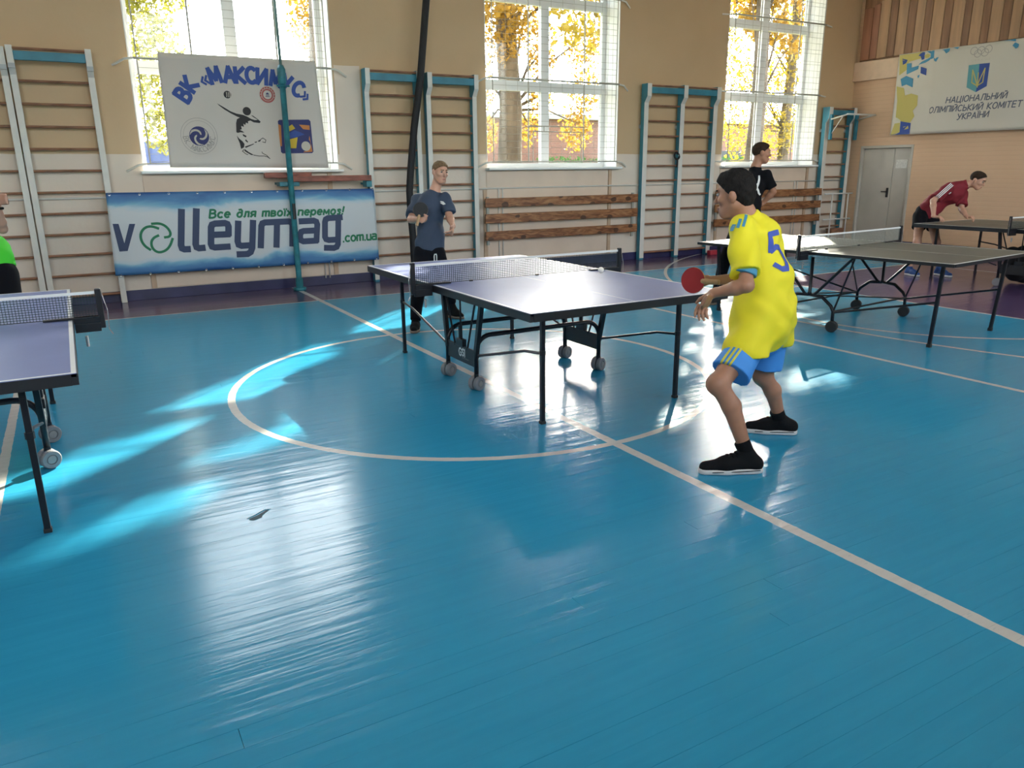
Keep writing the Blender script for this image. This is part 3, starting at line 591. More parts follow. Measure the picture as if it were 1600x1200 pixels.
# ================================================================== soft-body modelling: blended round cones and ellipsoids, meshed as one surface
def V3(*a): return np.array(a, dtype=np.float64)
def unit(v): v = np.asarray(v, float); return v/np.linalg.norm(v)
class Soft:
    def __init__(s, k=.02): s.p = []; s.k = k
    def cone(s, a, b, ra, rb, k=None, flat=None, cut=False, op='add'):
        s.p.append(('c', np.asarray(a, float), np.asarray(b, float), ra, rb, flat, cut, s.k if k is None else k, op)); return s
    def chain(s, pts, rs, **kw):
        for i in range(len(pts)-1): s.cone(pts[i], pts[i+1], rs[i], rs[i+1], **kw)
        return s
    def ell(s, c, r, ax=None, k=None, op='add'):
        s.p.append(('e', np.asarray(c, float), np.asarray(r, float), np.eye(3) if ax is None else np.asarray(ax, float), s.k if k is None else k, op)); return s
    def field(s, res, cuts=(), noise=None):
        lo = np.full(3, 1e9); hi = -lo
        for q in s.p:
            if q[-1] != 'add': continue
            if q[0] == 'c':
                r = max(q[3], q[4])*(1.0 if q[5] is None else max(1, q[5][1])); a = np.minimum(q[1], q[2])-r; b = np.maximum(q[1], q[2])+r
            else: r = q[2].max(); a = q[1]-r; b = q[1]+r
            lo = np.minimum(lo, a); hi = np.maximum(hi, b)
        lo = lo-4*res; hi = hi+4*res; n = np.ceil((hi-lo)/res).astype(int)+1
        F = np.full(n, 1.0, np.float32); ax = [(lo[i]+res*np.arange(n[i])) for i in range(3)]
        for q in s.p:
            k = q[-2]; m_ = k+4*res
            if q[0] == 'c':
                r = max(q[3], q[4])*(1.0 if q[5] is None else max(1, q[5][1])); a = np.minimum(q[1], q[2])-r-m_; b = np.maximum(q[1], q[2])+r+m_
            else: r = q[2].max(); a = q[1]-r-m_; b = q[1]+r+m_
            i0 = np.clip(np.floor((a-lo)/res).astype(int), 0, n); i1 = np.clip(np.ceil((b-lo)/res).astype(int)+1, 0, n)
            if (i1 <= i0).any(): continue
            sl = tuple(slice(i0[i], i1[i]) for i in range(3))
            X = ax[0][sl[0]][:, None, None].astype(np.float32); Y = ax[1][sl[1]][None, :, None].astype(np.float32); Z = ax[2][sl[2]][None, None, :].astype(np.float32)
            if q[0] == 'c':
                _, A, B, ra, rb, flat, cut, k, op = q; d = B-A; L2 = float(d@d)+1e-12
                px, py, pz = X-A[0], Y-A[1], Z-A[2]
                dt = px*d[0]+py*d[1]+pz*d[2]; t = np.clip(dt/L2, 0, 1)
                qx, qy, qz = px-t*d[0], py-t*d[1], pz-t*d[2]; d2 = qx*qx+qy*qy+qz*qz
                if flat is not None:
                    w, sc = flat; c = qx*w[0]+qy*w[1]+qz*w[2]; d2 = d2-c*c+(c/sc)**2
                D = np.sqrt(np.maximum(d2, 0))-(ra+t*(rb-ra))
                if flat is not None: D = D*min(1, flat[1])
                if cut: D = np.maximum(D, (dt-L2)/math.sqrt(L2))
            else:
                _, C, R, A, k, op = q
                px, py, pz = X-C[0], Y-C[1], Z-C[2]
                u = [(px*A[i][0]+py*A[i][1]+pz*A[i][2]) for i in range(3)]
                k0 = np.sqrt((u[0]/R[0])**2+(u[1]/R[1])**2+(u[2]/R[2])**2); k1 = np.sqrt((u[0]/R[0]**2)**2+(u[1]/R[1]**2)**2+(u[2]/R[2]**2)**2)+1e-6
                D = k0*(k0-1)/k1; D = np.where(k0 < .05, -R.min(), D)
            G = F[sl]
            if op == 'add':
                h = np.maximum(k-np.abs(G-D), 0)/max(k, 1e-6); F[sl] = np.minimum(G, D)-h*h*k*.25
            else:
                D = -D; h = np.maximum(k-np.abs(G-D), 0)/max(k, 1e-6); F[sl] = np.maximum(G, D)+h*h*k*.25
        if noise or cuts:
            X = ax[0][:, None, None].astype(np.float32); Y = ax[1][None, :, None].astype(np.float32); Z = ax[2][None, None, :].astype(np.float32)
            if noise:
                amp, fr, dirs = noise
                W = np.zeros_like(F)
                for i, (dx, dy, dz, ph, w) in enumerate(dirs):
                    W += w*np.sin(fr*(dx*X+dy*Y+dz*Z)+ph+1.4*np.sin(fr*.47*(dy*X-dz*Y+dx*Z)+ph*2.3))
                F += (amp*W).astype(np.float32)
            for (pt, nn) in cuts:
                nn = unit(nn); F = np.maximum(F, (X-pt[0])*nn[0]+(Y-pt[1])*nn[1]+(Z-pt[2])*nn[2])
        return F, lo
    def mesh(s, name, res, cuts=(), noise=None, off=(0, 0, 0)):
        F, lo = s.field(res, cuts, noise)
        v, f = surface_nets(F, lo, res)
        me = bpy.data.meshes.new(name)
        me.vertices.add(len(v)); me.vertices.foreach_set('co', (v-np.asarray(off)).astype(np.float32).ravel())
        me.loops.add(len(f)*4); me.loops.foreach_set('vertex_index', f.astype(np.int32).ravel())
        me.polygons.add(len(f)); me.polygons.foreach_set('loop_start', np.arange(0, len(f)*4, 4, dtype=np.int32)); me.polygons.foreach_set('loop_total', np.full(len(f), 4, np.int32))
        me.polygons.foreach_set('use_smooth', np.ones(len(f), bool)); me.update(calc_edges=True); me.validate()
        return me, v, f
def surface_nets(F, lo, res):
    S = F < 0; nx, ny, nz = F.shape
    cn = [(i, j, k) for i in (0, 1) for j in (0, 1) for k in (0, 1)]
    tot = np.zeros((nx-1, ny-1, nz-1), np.int8)
    for i, j, k in cn: tot += S[i:nx-1+i, j:ny-1+j, k:nz-1+k]
    act = np.argwhere((tot > 0) & (tot < 8)); M = len(act)
    val = {c: F[act[:, 0]+c[0], act[:, 1]+c[1], act[:, 2]+c[2]].astype(np.float64) for c in cn}
    acc = np.zeros((M, 3)); cnt = np.zeros(M)
    for c in cn:
        for a in range(3):
            if c[a]: continue
            d = list(c); d[a] = 1; d = tuple(d); va, vb = val[c], val[d]; ch = (va < 0) != (vb < 0)
            t = np.where(ch, va/np.where(ch, va-vb, 1), 0); p = np.tile(np.array(c, float), (M, 1)); p[:, a] = t
            acc += p*ch[:, None]; cnt += ch
    v = lo+(act+acc/cnt[:, None])*res
    idx = np.full((nx-1, ny-1, nz-1), -1, np.int32); idx[act[:, 0], act[:, 1], act[:, 2]] = np.arange(M)
    faces = []
    for a in range(3):
        s0 = [slice(None)]*3; s1 = [slice(None)]*3; s0[a] = slice(0, -1); s1[a] = slice(1, None)
        E = np.argwhere(S[tuple(s0)] != S[tuple(s1)]); b, c = (a+1) % 3, (a+2) % 3
        ok = (E[:, b] > 0) & (E[:, c] > 0) & (E[:, b] < F.shape[b]-1) & (E[:, c] < F.shape[c]-1); E = E[ok]
        def cell(db, dc):
            q = E.copy(); q[:, b] += db; q[:, c] += dc; return idx[q[:, 0], q[:, 1], q[:, 2]]
        Q = np.stack([cell(-1, -1), cell(0, -1), cell(0, 0), cell(-1, 0)], 1)
        neg = S[E[:, 0], E[:, 1], E[:, 2]]
        Q = np.where(neg[:, None], Q, Q[:, ::-1]); faces.append(Q)
    f = np.concatenate(faces); f = f[(f >= 0).all(1)]
    return v, f
def soft_obj(name, soft, res, material, parent, cuts=(), noise=None, smooth_it=0):
    off = np.array(world_loc(parent)) if parent is not None else np.zeros(3)
    me, v, f = soft.mesh(name, res, cuts, noise, off)
    o = link(name, me, parent, material)
    if smooth_it:
        md = o.modifiers.new('smooth', 'SMOOTH'); md.iterations = smooth_it; md.factor = .5
    return o, BVHTree.FromPolygons([tuple(q) for q in v], [tuple(int(i) for i in q) for q in f])
FOLDS = [(1.0, .3, .8, .3, .5), (-.5, .9, .5, 1.7, .5), (.2, -.6, 1.2, 3.1, .35), (1.3, .2, -.6, 4.2, .3)]
# ------------------------------------------------------------------ people
mat('skin_tan', (.36, .17, .10), .5, var=.1, vscale=14, sss=.08); mat('skin_fair', (.52, .28, .19), .5, var=.08, vscale=14, sss=.08)
mat('hair_black', (.008, .006, .005), .75, spec=.2, var=.4, vscale=60, bump=.6, bscale=160, stretch=(1, 1, .4)); mat('hair_brown', (.030, .017, .010), .75, spec=.2, var=.4, vscale=60, bump=.5, bscale=180); mat('hair_sandy', (.17, .105, .055), .75, spec=.2, var=.3, vscale=60, bump=.4, bscale=180)
mat('eye_white', (.26, .23, .21), .3); mat('eye_dark', (.03, .02, .015), .2); mat('lip', (.36, .13, .10), .5)
def fr3(f, up):
    f = unit(f); r = unit(np.cross(f, up)); u = np.cross(r, f); return np.array([r, f, u])
def add_head(B, H, c, A, neck, s=1.0):
    """A rows: right, forward, up"""
    g = lambda x, y, z: np.asarray(c)+s*(x*A[0]+y*A[1]+z*A[2])
    e = lambda p, r, k, **kw: B.ell(g(*p), np.array(r)*s, A, k=k*s, **kw)
    B.cone(neck, g(0, -.022, -.05), .054*s, .050*s, k=.03)
    e((0, -.012, .022), (.073, .092, .084), .02); e((0, .016, -.035), (.057, .066, .074), .03); e((0, .048, -.088), (.036, .038, .030), .03)
    for x in (-1, 1):
        B.cone(g(x*.050, -.005, -.052), g(x*.020, .052, -.098), .018*s, .016*s, k=.03)
        e((x*.040, .058, -.024), (.020, .020, .018), .02)
        e((x*.076, -.014, -.012), (.009, .021, .032), .006); e((x*.084, -.010, -.006), (.006, .014, .020), .006)
        e((x*.031, .100, .004), (.016, .014, .011), .012, op='sub')
    B.cone(g(-.028, .078, .026), g(.028, .078, .026), .010*s, .010*s, k=.015)
    B.cone(g(0, .083, .008), g(0, .106, -.032), .007*s, .011*s, k=.010); e((0, .096, -.036), (.016, .012, .008), .006)
    e((0, .087, -.064), (.022, .010, .006), .006); e((0, .086, -.074), (.018, .010, .007), .006)
    return g
def face_bits(t, g, s, A, hairm):
    for x in (-1, 1):
        Eb = Soft(.001); Eb.ell(g(x*.031, .077, .004), np.array((.0125, .0115, .0090))*s, A); o, _ = soft_obj('eye', Eb, .0035*s, 'eye_white', t)
        Ib = Soft(.001); Ib.ell(g(x*.031, .0845, .004), np.array((.0078, .0058, .0075))*s, A); soft_obj('iris', Ib, .002*s, 'eye_dark', o)
        Br = Soft(.003); Br.cone(g(x*.014, .090, .023), g(x*.046, .079, .025), .0055*s, .004*s); soft_obj('eyebrow', Br, .003, hairm, t)
    Lp = Soft(.002); Lp.ell(g(0, .0885, -.069), np.array((.019, .0095, .008))*s, A); soft_obj('lips', Lp, .003*s, 'lip', t)
def add_hand(B, w, d, n, side, curl=.35, s=1.0, spread=0.0, thumb=(.75, .6, .35)):
    d, n, side = unit(d), unit(n), unit(side); w = np.asarray(w, float)
    B.cone(w-d*.01, w+d*.05*s, .024*s, .028*s, k=.015, flat=(n, .62)); B.ell(w+d*.055*s, np.array((.040, .046, .0165))*s, np.array([side, d, n]), k=.012)
    L = (.070, .079, .073, .056)
    for i, off in enumerate((.0285, .0095, -.0095, -.0275)):
        p = w+d*.088*s+side*off*s; dd = unit(d+side*spread*(1.5-i)); a = 0; k = 0
        for fr_, r0, r1 in ((.44, .0088, .0082), (.31, .0082, .0076), (.25, .0076, .0064)):
            c = curl[i] if hasattr(curl, '__len__') else curl
            a += c*(1.0, 1.2, .9)[k]; k += 1
            q = p+(dd*math.cos(a)+n*math.sin(a))*L[i]*fr_*s; B.cone(p, q, r0*s, r1*s, k=.005); p = q
    t0 = w+d*.022*s+side*.026*s+n*.004; td = unit(side*thumb[0]+d*thumb[1]+n*thumb[2]); t1 = t0+td*.040*s; t2_ = t1+unit(td+d*.35+n*.25)*.030*s
    B.cone(t0, t1, .0135*s, .0105*s, k=.012).cone(t1, t2_, .0100*s, .0080*s, k=.005)
def add_leg(B, hip, kn, an, he, to, s=1.0):
    hip, kn, an = map(np.asarray, (hip, kn, an)); B.cone(hip, kn, .078*s, .052*s, k=.03)
    back = unit(np.asarray(he)-np.asarray(to)); back = back*.022*s
    cm = kn*.68+an*.32+back; B.cone(kn, cm, .047*s, .050*s, k=.03).cone(cm, an, .048*s, .033*s, k=.02); B.ell(kn-back*.8, (.040*s, .040*s, .045*s), k=.03)
    B.cone(an, np.asarray(he)*.8+np.asarray(to)*.2+V3(0, 0, .045), .030*s, .024*s, k=.02).cone(an, np.asarray(to)*.60+np.asarray(he)*.40+V3(0, 0, .04), .030*s, .020*s, k=.02)
def shoe(t, he, to, an, up_m, sole_m, s=1.0, res=.006, high=0.0, lace=None):
    he = np.array([he[0], he[1], 0.]); to = np.array([to[0], to[1], 0.]); d = unit(to-he); sd = np.array([-d[1], d[0], 0.])
    h0 = he+d*.035; t0 = to-d*.035; mid = he*.42+to*.58; z = V3(0, 0, 1)
    U = Soft(.03); U.cone(h0+z*.045, mid+z*.045, .036*s, .041*s).cone(mid+z*.04, t0+z*.033, .041*s, .033*s)
    U.cone(h0+z*.05, np.asarray(an)+z*.0, .037*s, .036*s, k=.025).cone(np.asarray(an)-z*.01, mid+z*.05, .034*s, .030*s, k=.03)
    if high: U.cone(np.asarray(an), np.asarray(an)+z*high, .037*s, .038*s, k=.01, cut=True)
    o, bv = soft_obj('shoe', U, res, up_m, t, cuts=[(V3(0, 0, .020), V3(0, 0, -1))])
    So = Soft(.02); So.cone(h0+z*.015, mid+z*.015, .041*s, .045*s).cone(mid+z*.015, t0+z*.015, .045*s, .037*s)
    soft_obj('sole', So, res, sole_m, o, cuts=[(V3(0, 0, .001), V3(0, 0, -1)), (V3(0, 0, .030), V3(0, 0, 1))])
    if lace:
        c = h0*.45+t0*.55
        for k_ in range(3):
            L = MB(); b_ = c-d*.022*k_
            pts = []
            for q in range(7):
                u = (q/6-.5)*.05; h = bv.ray_cast(Vector(b_+sd*u+z*.4+d*.01*(q % 2)), Vector((0, 0, -1)))
                pts.append((h[0] if h[0] is not None else Vector(b_+sd*u+z*.08))+Vector((0, 0, .002)))
            L.tube(pts, .0028, 5).build('lace', lace, o)
    return o
def racket(name, label, c, nrm, hdl, face_m, back_m):
    """c blade centre, nrm face normal, hdl direction of the handle"""
    nrm = unit(nrm); hdl = unit(np.asarray(hdl)-nrm*np.dot(hdl, nrm)); sd = np.cross(nrm, hdl)
    t = thing(name, tuple(c), 0, label, 'racket'); c = np.asarray(c)
    def plate(th0, th1, k, pname, m_, par):
        N = 32; ou = []
        for i in range(N):
            a = 2*math.pi*i/N; ou.append((k*.075*math.sin(a), -k*.080*math.cos(a)*(1 if math.cos(a) > 0 else .95)))
        vs = [tuple(c+sd*x+hdl*y+nrm*th) for th in (th0, th1) for x, y in ou]
        return MB().add(vs, [tuple(range(N)), tuple(range(2*N-1, N-1, -1))]+[(i, (i+1) % N, N+(i+1) % N, N+i) for i in range(N)]).build(pname, m_, par)
    plate(-.003, .003, 1.0, 'blade', 'racket_wood', t); plate(.003, .006, .985, 'rubber', face_m, t); plate(-.006, -.003, .985, 'rubber', back_m, t)
    Hd = Soft(.01); Hd.cone(c+hdl*.072, c+hdl*.168, .0125, .0150, flat=(nrm, .8), cut=True).cone(c+hdl*.06, c+hdl*.08, .02, .013, flat=(nrm, .35)); soft_obj('handle', Hd, .004, 'racket_wood', t)
    return t
mat('racket_wood', (.42, .25, .12), .5, var=.2, vscale=20); mat('rubber_red', (.32, .012, .016), .6, bump=.1, bscale=300); mat('rubber_black', (.010, .010, .011), .6)
def decal(name, m_, parent, bvh, strokes, org, au, av, dirn, w=.02, off=.0025, polys=(), dense=.012, closed=False):
    org, au, av, dirn = map(lambda q: np.asarray(q, float), (org, au, av, dirn))
    def f(u, v):
        p = org+au*u+av*v; h = bvh.ray_cast(Vector(p-dirn*.6), Vector(dirn))
        return tuple(h[0]+h[1].normalized()*off) if h[0] is not None else tuple(p)
    mb = MB()
    for st in strokes:
        P = [Vector(st[0])]
        for a, b in zip(st, st[1:]):
            a, b = Vector(a), Vector(b); nseg = max(1, int((b-a).length/dense))
            P += [a.lerp(b, (i+1)/nseg) for i in range(nseg)]
        stroke(mb, P, w, f, closed)
    o = mb.build(name, m_, parent); return o
# ------------------------------------------------------------------ joint positions (metres)
PE={'boy':{'head':[3.101,3.034,1.412],'neck':[3.155,2.997,1.281],'chest':[3.207,2.968,1.135],'mid':[3.227,2.908,0.949],'belly':[3.231,2.877,0.785],'pel':[3.232,2.898,0.667],'shL':[3.053,2.921,1.236],'elL':[2.94,2.756,0.971],'wrL':[2.882,2.936,0.91],'fiL':[2.821,2.963,0.813],'shR':[3.365,3.096,1.219],'elR':[3.375,3.163,0.926],'wrR':[3.193,3.264,0.918],'fiR':[3.141,3.292,0.915],'hipL':[3.11,2.849,0.672],'knL':[2.819,2.79,0.461],'anL':[2.918,2.656,0.108],'hipR':[3.355,2.938,0.639],'knR':[3.375,2.986,0.378],'anR':[3.521,2.968,0.099],'heL':[2.941,2.582,0.031],'toL':[2.765,2.749,-0.022],'heR':[3.584,2.91,0.028],'toR':[3.418,3.077,-0.004],'racket':[3.087,3.301,0.922]},'blue':{'head':[3.401,7.444,1.538],'neck':[3.35,7.492,1.34],'chest':[3.314,7.494,1.172],'belly':[3.264,7.439,0.915],'pel':[3.235,7.423,0.739],'shR':[3.219,7.647,1.294],'elR':[3.066,7.48,1.065],'wrR':[3.073,7.277,1.074],'fiR':[3.079,7.208,1.096],'shL':[3.424,7.388,1.295],'elL':[3.415,7.291,1.092],'wrL':[3.369,7.109,1.001],'fiL':[3.304,7.036,0.957],'hipR':[3.171,7.447,0.701],'knR':[2.993,7.183,0.386],'anR':[2.884,7.039,0.084],'hipL':[3.299,7.373,0.7],'knL':[3.364,7.283,0.423],'anL':[3.473,7.437,0.167],'heR':[2.914,7.082,0.047],'toR':[2.794,6.881,0.029],'heL':[3.469,7.499,0.095],'toL':[3.546,7.295,0.041],'racket':[3.066,7.217,1.171]},'black':{'head':[7.231,6.702,1.716],'neck':[7.178,6.733,1.534],'chest':[7.135,6.693,1.337],'belly':[7.061,6.66,1.103],'pel':[6.999,6.647,0.957],'shL':[7.198,6.576,1.454],'elL':[7.323,6.564,1.268],'wrL':[7.27,6.668,1.126],'fiL':[7.219,6.687,1.097],'shR':[7.122,6.853,1.439],'elR':[7.01,6.847,1.226],'wrR':[6.929,6.77,1.029],'fiR':[6.872,6.717,0.951],'hipR':[6.959,6.698,0.933],'knR':[6.675,6.624,0.504],'anR':[6.498,6.552,0.08],'hipL':[7.016,6.571,0.937],'knL':[6.945,6.412,0.506],'anL':[7.03,6.411,0.098],'heR':[6.575,6.585,0.022],'toR':[6.361,6.499,0.009],'heL':[7.055,6.438,0.038],'toL':[6.941,6.262,0.034]},'red':{'head':[11.235,6.399,1.343],'neck':[11.171,6.535,1.281],'chest':[11.096,6.656,1.157],'belly':[11.016,6.834,1.01],'pel':[10.907,6.911,0.874],'shR':[10.908,6.611,1.241],'elR':[10.741,6.706,1.058],'wrR':[10.619,6.59,0.853],'fiR':[10.592,6.527,0.795],'shL':[11.326,6.644,1.151],'elL':[11.227,6.571,0.94],'wrL':[11.071,6.391,0.845],'fiL':[11.015,6.288,0.799],'hipR':[10.795,6.902,0.833],'knR':[10.556,6.747,0.488],'anR':[10.599,6.841,0.118],'hipL':[11.031,6.885,0.824],'knL':[10.845,6.64,0.48],'anL':[10.884,6.565,0.135],'heR':[10.6,6.887,0.076],'toR':[10.513,6.625,0.036],'heL':[10.929,6.644,0.087],'toL':[10.822,6.335,0.053]},'green':{'head':[-0.575,7.859,1.569],'neck':[-0.615,7.815,1.365],'chest':[-0.632,7.767,1.187],'belly':[-0.615,7.675,0.931],'pel':[-0.592,7.612,0.777],'shR':[-0.744,7.869,1.306],'elR':[-0.848,7.724,1.044],'wrR':[-0.759,7.384,0.889],'fiR':[-0.716,7.286,0.846],'shL':[-0.507,7.728,1.287],'elL':[-0.429,7.455,1.133],'wrL':[-0.422,7.307,1.314],'fiL':[-0.423,7.303,1.412],'hipR':[-0.651,7.637,0.753],'knR':[-0.705,7.431,0.389],'anR':[-0.763,7.525,0.027],'hipL':[-0.522,7.563,0.751],'knL':[-0.506,7.317,0.387],'anL':[-0.546,7.474,0.064],'heR':[-0.775,7.575,-0.027],'toR':[-0.77,7.326,-0.048],'heL':[-0.555,7.525,0.021],'toL':[-0.55,7.272,-0.013]}}
def torso_body(B, J, A, s=1.0):
    up = A[2]
    B.ell(J['chest'], (.150*s, .095*s, .17*s), A, k=.05).ell(J['belly'], (.125*s, .085*s, .14*s), A, k=.05).ell(J['pel'], (.140*s, .10*s, .11*s), A, k=.05)
    B.cone(J['shL'], J['shR'], .055*s, .055*s, k=.05).cone(J['chest'], J['neck'], .08*s, .055*s, k=.04)
def arm(B, sh, el, wr, s=1.0):
    sh, el, wr = map(np.asarray, (sh, el, wr)); B.cone(sh, el, .046*s, .037*s, k=.03); m_ = el*.7+wr*.3; B.cone(el, m_, .037*s, .040*s, k=.02).cone(m_, wr, .040*s, .025*s, k=.015)
NP = lambda d: {k: np.array(v) for k, v in d.items()}
# ---- boy in the yellow football kit
J = NP(PE['boy']); Z = V3(0, 0, 1)
for k in ('heL', 'toL', 'heR', 'toR'): J[k][2] = 0
J['toL'][:2] = (2.690, 2.760); J['heL'][:2] = (2.985, 2.605); J['toR'][:2] = (3.385, 3.115); J['heR'][:2] = (3.615, 2.915)
fwd = unit(V3(-.27, .96, 0)); rt = np.cross(fwd, Z)
boy = thing('person', (J['pel'][0], J['pel'][1], 0), 0, 'boy in yellow number 5 shirt and blue shorts crouching with red racket', 'person')
spine = unit(J['neck']-J['pel']); At = fr3(fwd+Z*.12, spine)
At = np.array([unit(np.cross(fwd, spine)), unit(np.cross(spine, unit(np.cross(fwd, spine)))), spine])
B = Soft(.02); torso_body(B, J, At, .92)
Ah = fr3(unit(V3(-.40, .91, -.10)), Z)
hg = add_head(B, None, J['head'], Ah, J['neck']-Z*.02, 1.04)
B.cone(J['neck'], hg(0, -.03, -.06), .058, .052, k=.03)
arm(B, J['shL'], J['elL'], J['wrL'], .93); arm(B, J['shR'], J['elR'], J['wrR'], .93)
dL = unit(J['fiL']-J['wrL']); add_hand(B, J['wrL'], dL, unit(np.cross(dL, unit(V3(.55, .65, -.4)))), unit(V3(-.3, .8, .3)), (.18, .25, .32, .4), .95)
dR = unit(J['fiR']-J['wrR']+V3(-.02, .02, 0)); add_hand(B, J['wrR'], dR, unit(V3(.5, .6, -.7)), unit(np.cross(dR, unit(V3(.5, .6, -.7))))*-1, (.75, .95, .95, .95), .92, thumb=(.4, .8, .6))
add_leg(B, J['hipL'], J['knL'], J['anL'], J['heL'], J['toL'], .98); add_leg(B, J['hipR'], J['knR'], J['anR'], J['heR'], J['toR'], .95)
soft_obj('body', B, .0055, 'skin_tan', boy, smooth_it=1)
face_bits(boy, hg, 1.04, Ah, 'hair_black')
H = Soft(.03); sc = 1.04
H.ell(hg(0, -.010, .036), np.array((.084, .094, .091))*sc, Ah).ell(hg(0, .040, .072), np.array((.062, .055, .040))*sc, Ah).ell(hg(0, -.048, -.022), np.array((.064, .050, .062))*sc, Ah)
pl_n = -(unit(Ah[2]-.95*Ah[1])); soft_obj('hair', H, .006, 'hair_black', boy, cuts=[(hg(0, .006, .0), pl_n), (hg(0, .083, .06), unit(Ah[1]*.9+Ah[2]*.25))], noise=(.0028, 110, FOLDS))
# yellow shirt
mat('shirt_yellow', (.74, .63, .012), .75, var=.04, vscale=6, bump=.08, bscale=250); mat('kit_blue', (.035, .075, .36), .6); mat('kit_teal', (.05, .24, .38), .6); mat('shorts_blue', (.05, .25, .66), .7, var=.05, vscale=6, bump=.08, bscale=250); mat('shorts_navy', (.02, .06, .32), .7); mat('trim_yellow', (.60, .54, .06), .7)
S = Soft(.06)
S.ell(J['chest']+At[1]*-.01, (.165, .125, .16), At).ell(J['mid']-At[1]*.015, (.160, .135, .17), At).ell(J['belly']-At[1]*.01, (.172, .140, .15), At).ell(J['pel']+Z*.01, (.185, .145, .12), At)
S.cone(J['shL']+Z*.005, J['shR']+Z*.005, .060, .060, k=.05).cone(J['chest']+Z*.06, J['neck']-Z*.0, .09, .066, k=.04, cut=True)
slE = J['shL']*.20+J['elL']*.80; S.cone(J['shL'], slE, .068, .082, k=.035, cut=True)
srE = J['shR']*.25+J['elR']*.75; S.cone(J['shR'], srE, .066, .078, k=.035, cut=True)
S.cone(J['hipL']+Z*.04, J['hipL']-Z*.03+unit(J['knL']-J['hipL'])*.08, .112, .122, k=.06).cone(J['hipR']+Z*.04, J['hipR']-Z*.02, .11, .115, k=.06)
S.ell(J['belly']+At[1]*.03-At[0]*.03, (.15, .15, .16), At)
hem_p = J['pel']-Z*.085; hem_n = unit(V3(0, 0, -1)+.30*At[1]*-1*0+.16*V3(.5, -.6, 0)*0)
sh, sb = soft_obj('shirt', S, .007, 'shirt_yellow', boy, cuts=[(hem_p, hem_n)], noise=(.0080, 34, FOLDS), smooth_it=1)
U = Soft(.01); U.cone(slE-unit(J['elL']-J['shL'])*.03, slE+unit(J['elL']-J['shL'])*.004+At[1]*.012, .060, .064, cut=True); soft_obj('undershirt_cuff', U, .006, 'kit_teal', boy)
# number 5 on the back, three stripes on the shoulder
bk = -At[1]; nb_o = J['chest']*.42+J['mid']*.58-At[0]*.0
num = [(.052, .105), (-.040, .105), (-.046, .012), (-.012, .030), (.028, .020), (.050, -.022), (.046, -.072), (.014, -.104), (-.030, -.100), (-.055, -.070)]
decal('number_five', 'kit_blue', sh, sb, [[(u*.85, v*.92) for u, v in num]], nb_o+bk*.2+At[2]*.072-At[0]*.022, At[0], At[2], At[1], .0145, .003)
so3 = V3(3.016, 2.915, 1.265); cr_ = V3(.868, -.496, -.010); cu_ = V3(.143, .230, .963); cf_ = V3(.475, .837, -.271)
for st in ([(-.037, -.036), (-.026, -.010)], [(-.014, -.026), (.002, .016)], [(.010, -.022), (.032, .038)]):
    decal('shoulder_stripe', 'kit_teal', sh, sb, [st], so3, cr_, cu_, cf_, .0065, .003)
# shorts
Q = Soft(.04); Q.ell(J['pel']-Z*.01, (.168, .128, .12), At)
kl = J['hipL']*.28+J['knL']*.72; kr = J['hipR']*.25+J['knR']*.75
Q.cone(J['hipL'], kl+V3(.02, 0, -.02), .090, .104, cut=True).cone(J['hipR'], kr+V3(-.01, 0, 0), .090, .095, cut=True)
so_, sbv = soft_obj('shorts', Q, .007, 'shorts_blue', boy, noise=(.0035, 24, FOLDS), smooth_it=2)
vd = unit(V3(J['knL'][0], J['knL'][1], -.9)); ld = unit(J['knL']-J['hipL']); lu = unit(np.cross(ld, vd)) 
for i in range(3):
    st = [(-.06+.0, -.052+.021*i), (.10, -.052+.021*i), (.245, -.052+.021*i)]
    decal('side_stripe', 'trim_yellow', so_, sbv, [st], J['hipL'], ld, lu*np.sign(np.dot(lu, V3(.87, -.5, .1)))*1.0, vd, .0055, .003)
mat('shoe_black', (.006, .006, .007), .85, spec=.2, bump=.15, bscale=300); mat('sole_white', (.62, .61, .60), .6); mat('sock_black', (.006, .006, .007), .9, spec=.15, bump=.2, bscale=200)
for q in ('L', 'R'):
    sho = shoe(boy, J['he'+q], J['to'+q], J['an'+q], 'shoe_black', 'sole_white', 1.0, .0055, lace='sock_black')
    K = Soft(.01); d = unit(J['kn'+q]-J['an'+q]); K.cone(J['an'+q]-d*.01, J['an'+q]+d*.062, .040, .042, cut=True); soft_obj('sock', K, .006, 'sock_black', boy)
    d2 = unit(J['to'+q]-J['he'+q]); sd = V3(-d2[1], d2[0], 0)
    for sg in (-1, 1):
        b0 = J['he'+q]+d2*.02+sd*sg*.0415; b1 = J['to'+q]-d2*.06+sd*sg*.044
        MB().tube([tuple(b0+Z*.024), tuple((b0+b1)/2+Z*.020+sd*sg*.004), tuple(b1+Z*.018)], .0022, 5).build('sole_line', 'sock_black', sho)
tocam = unit(V3(0, 0, 1.45)-J['racket'])
racket('racket', 'round red table-tennis racket held out by the boy in yellow', J['racket']+V3(.0, .0, 0), unit(tocam+.75*V3(-.87, .5, 0)), V3(.85, -.35, .0)+V3(0, 0, -.05), 'rubber_red', 'rubber_black')
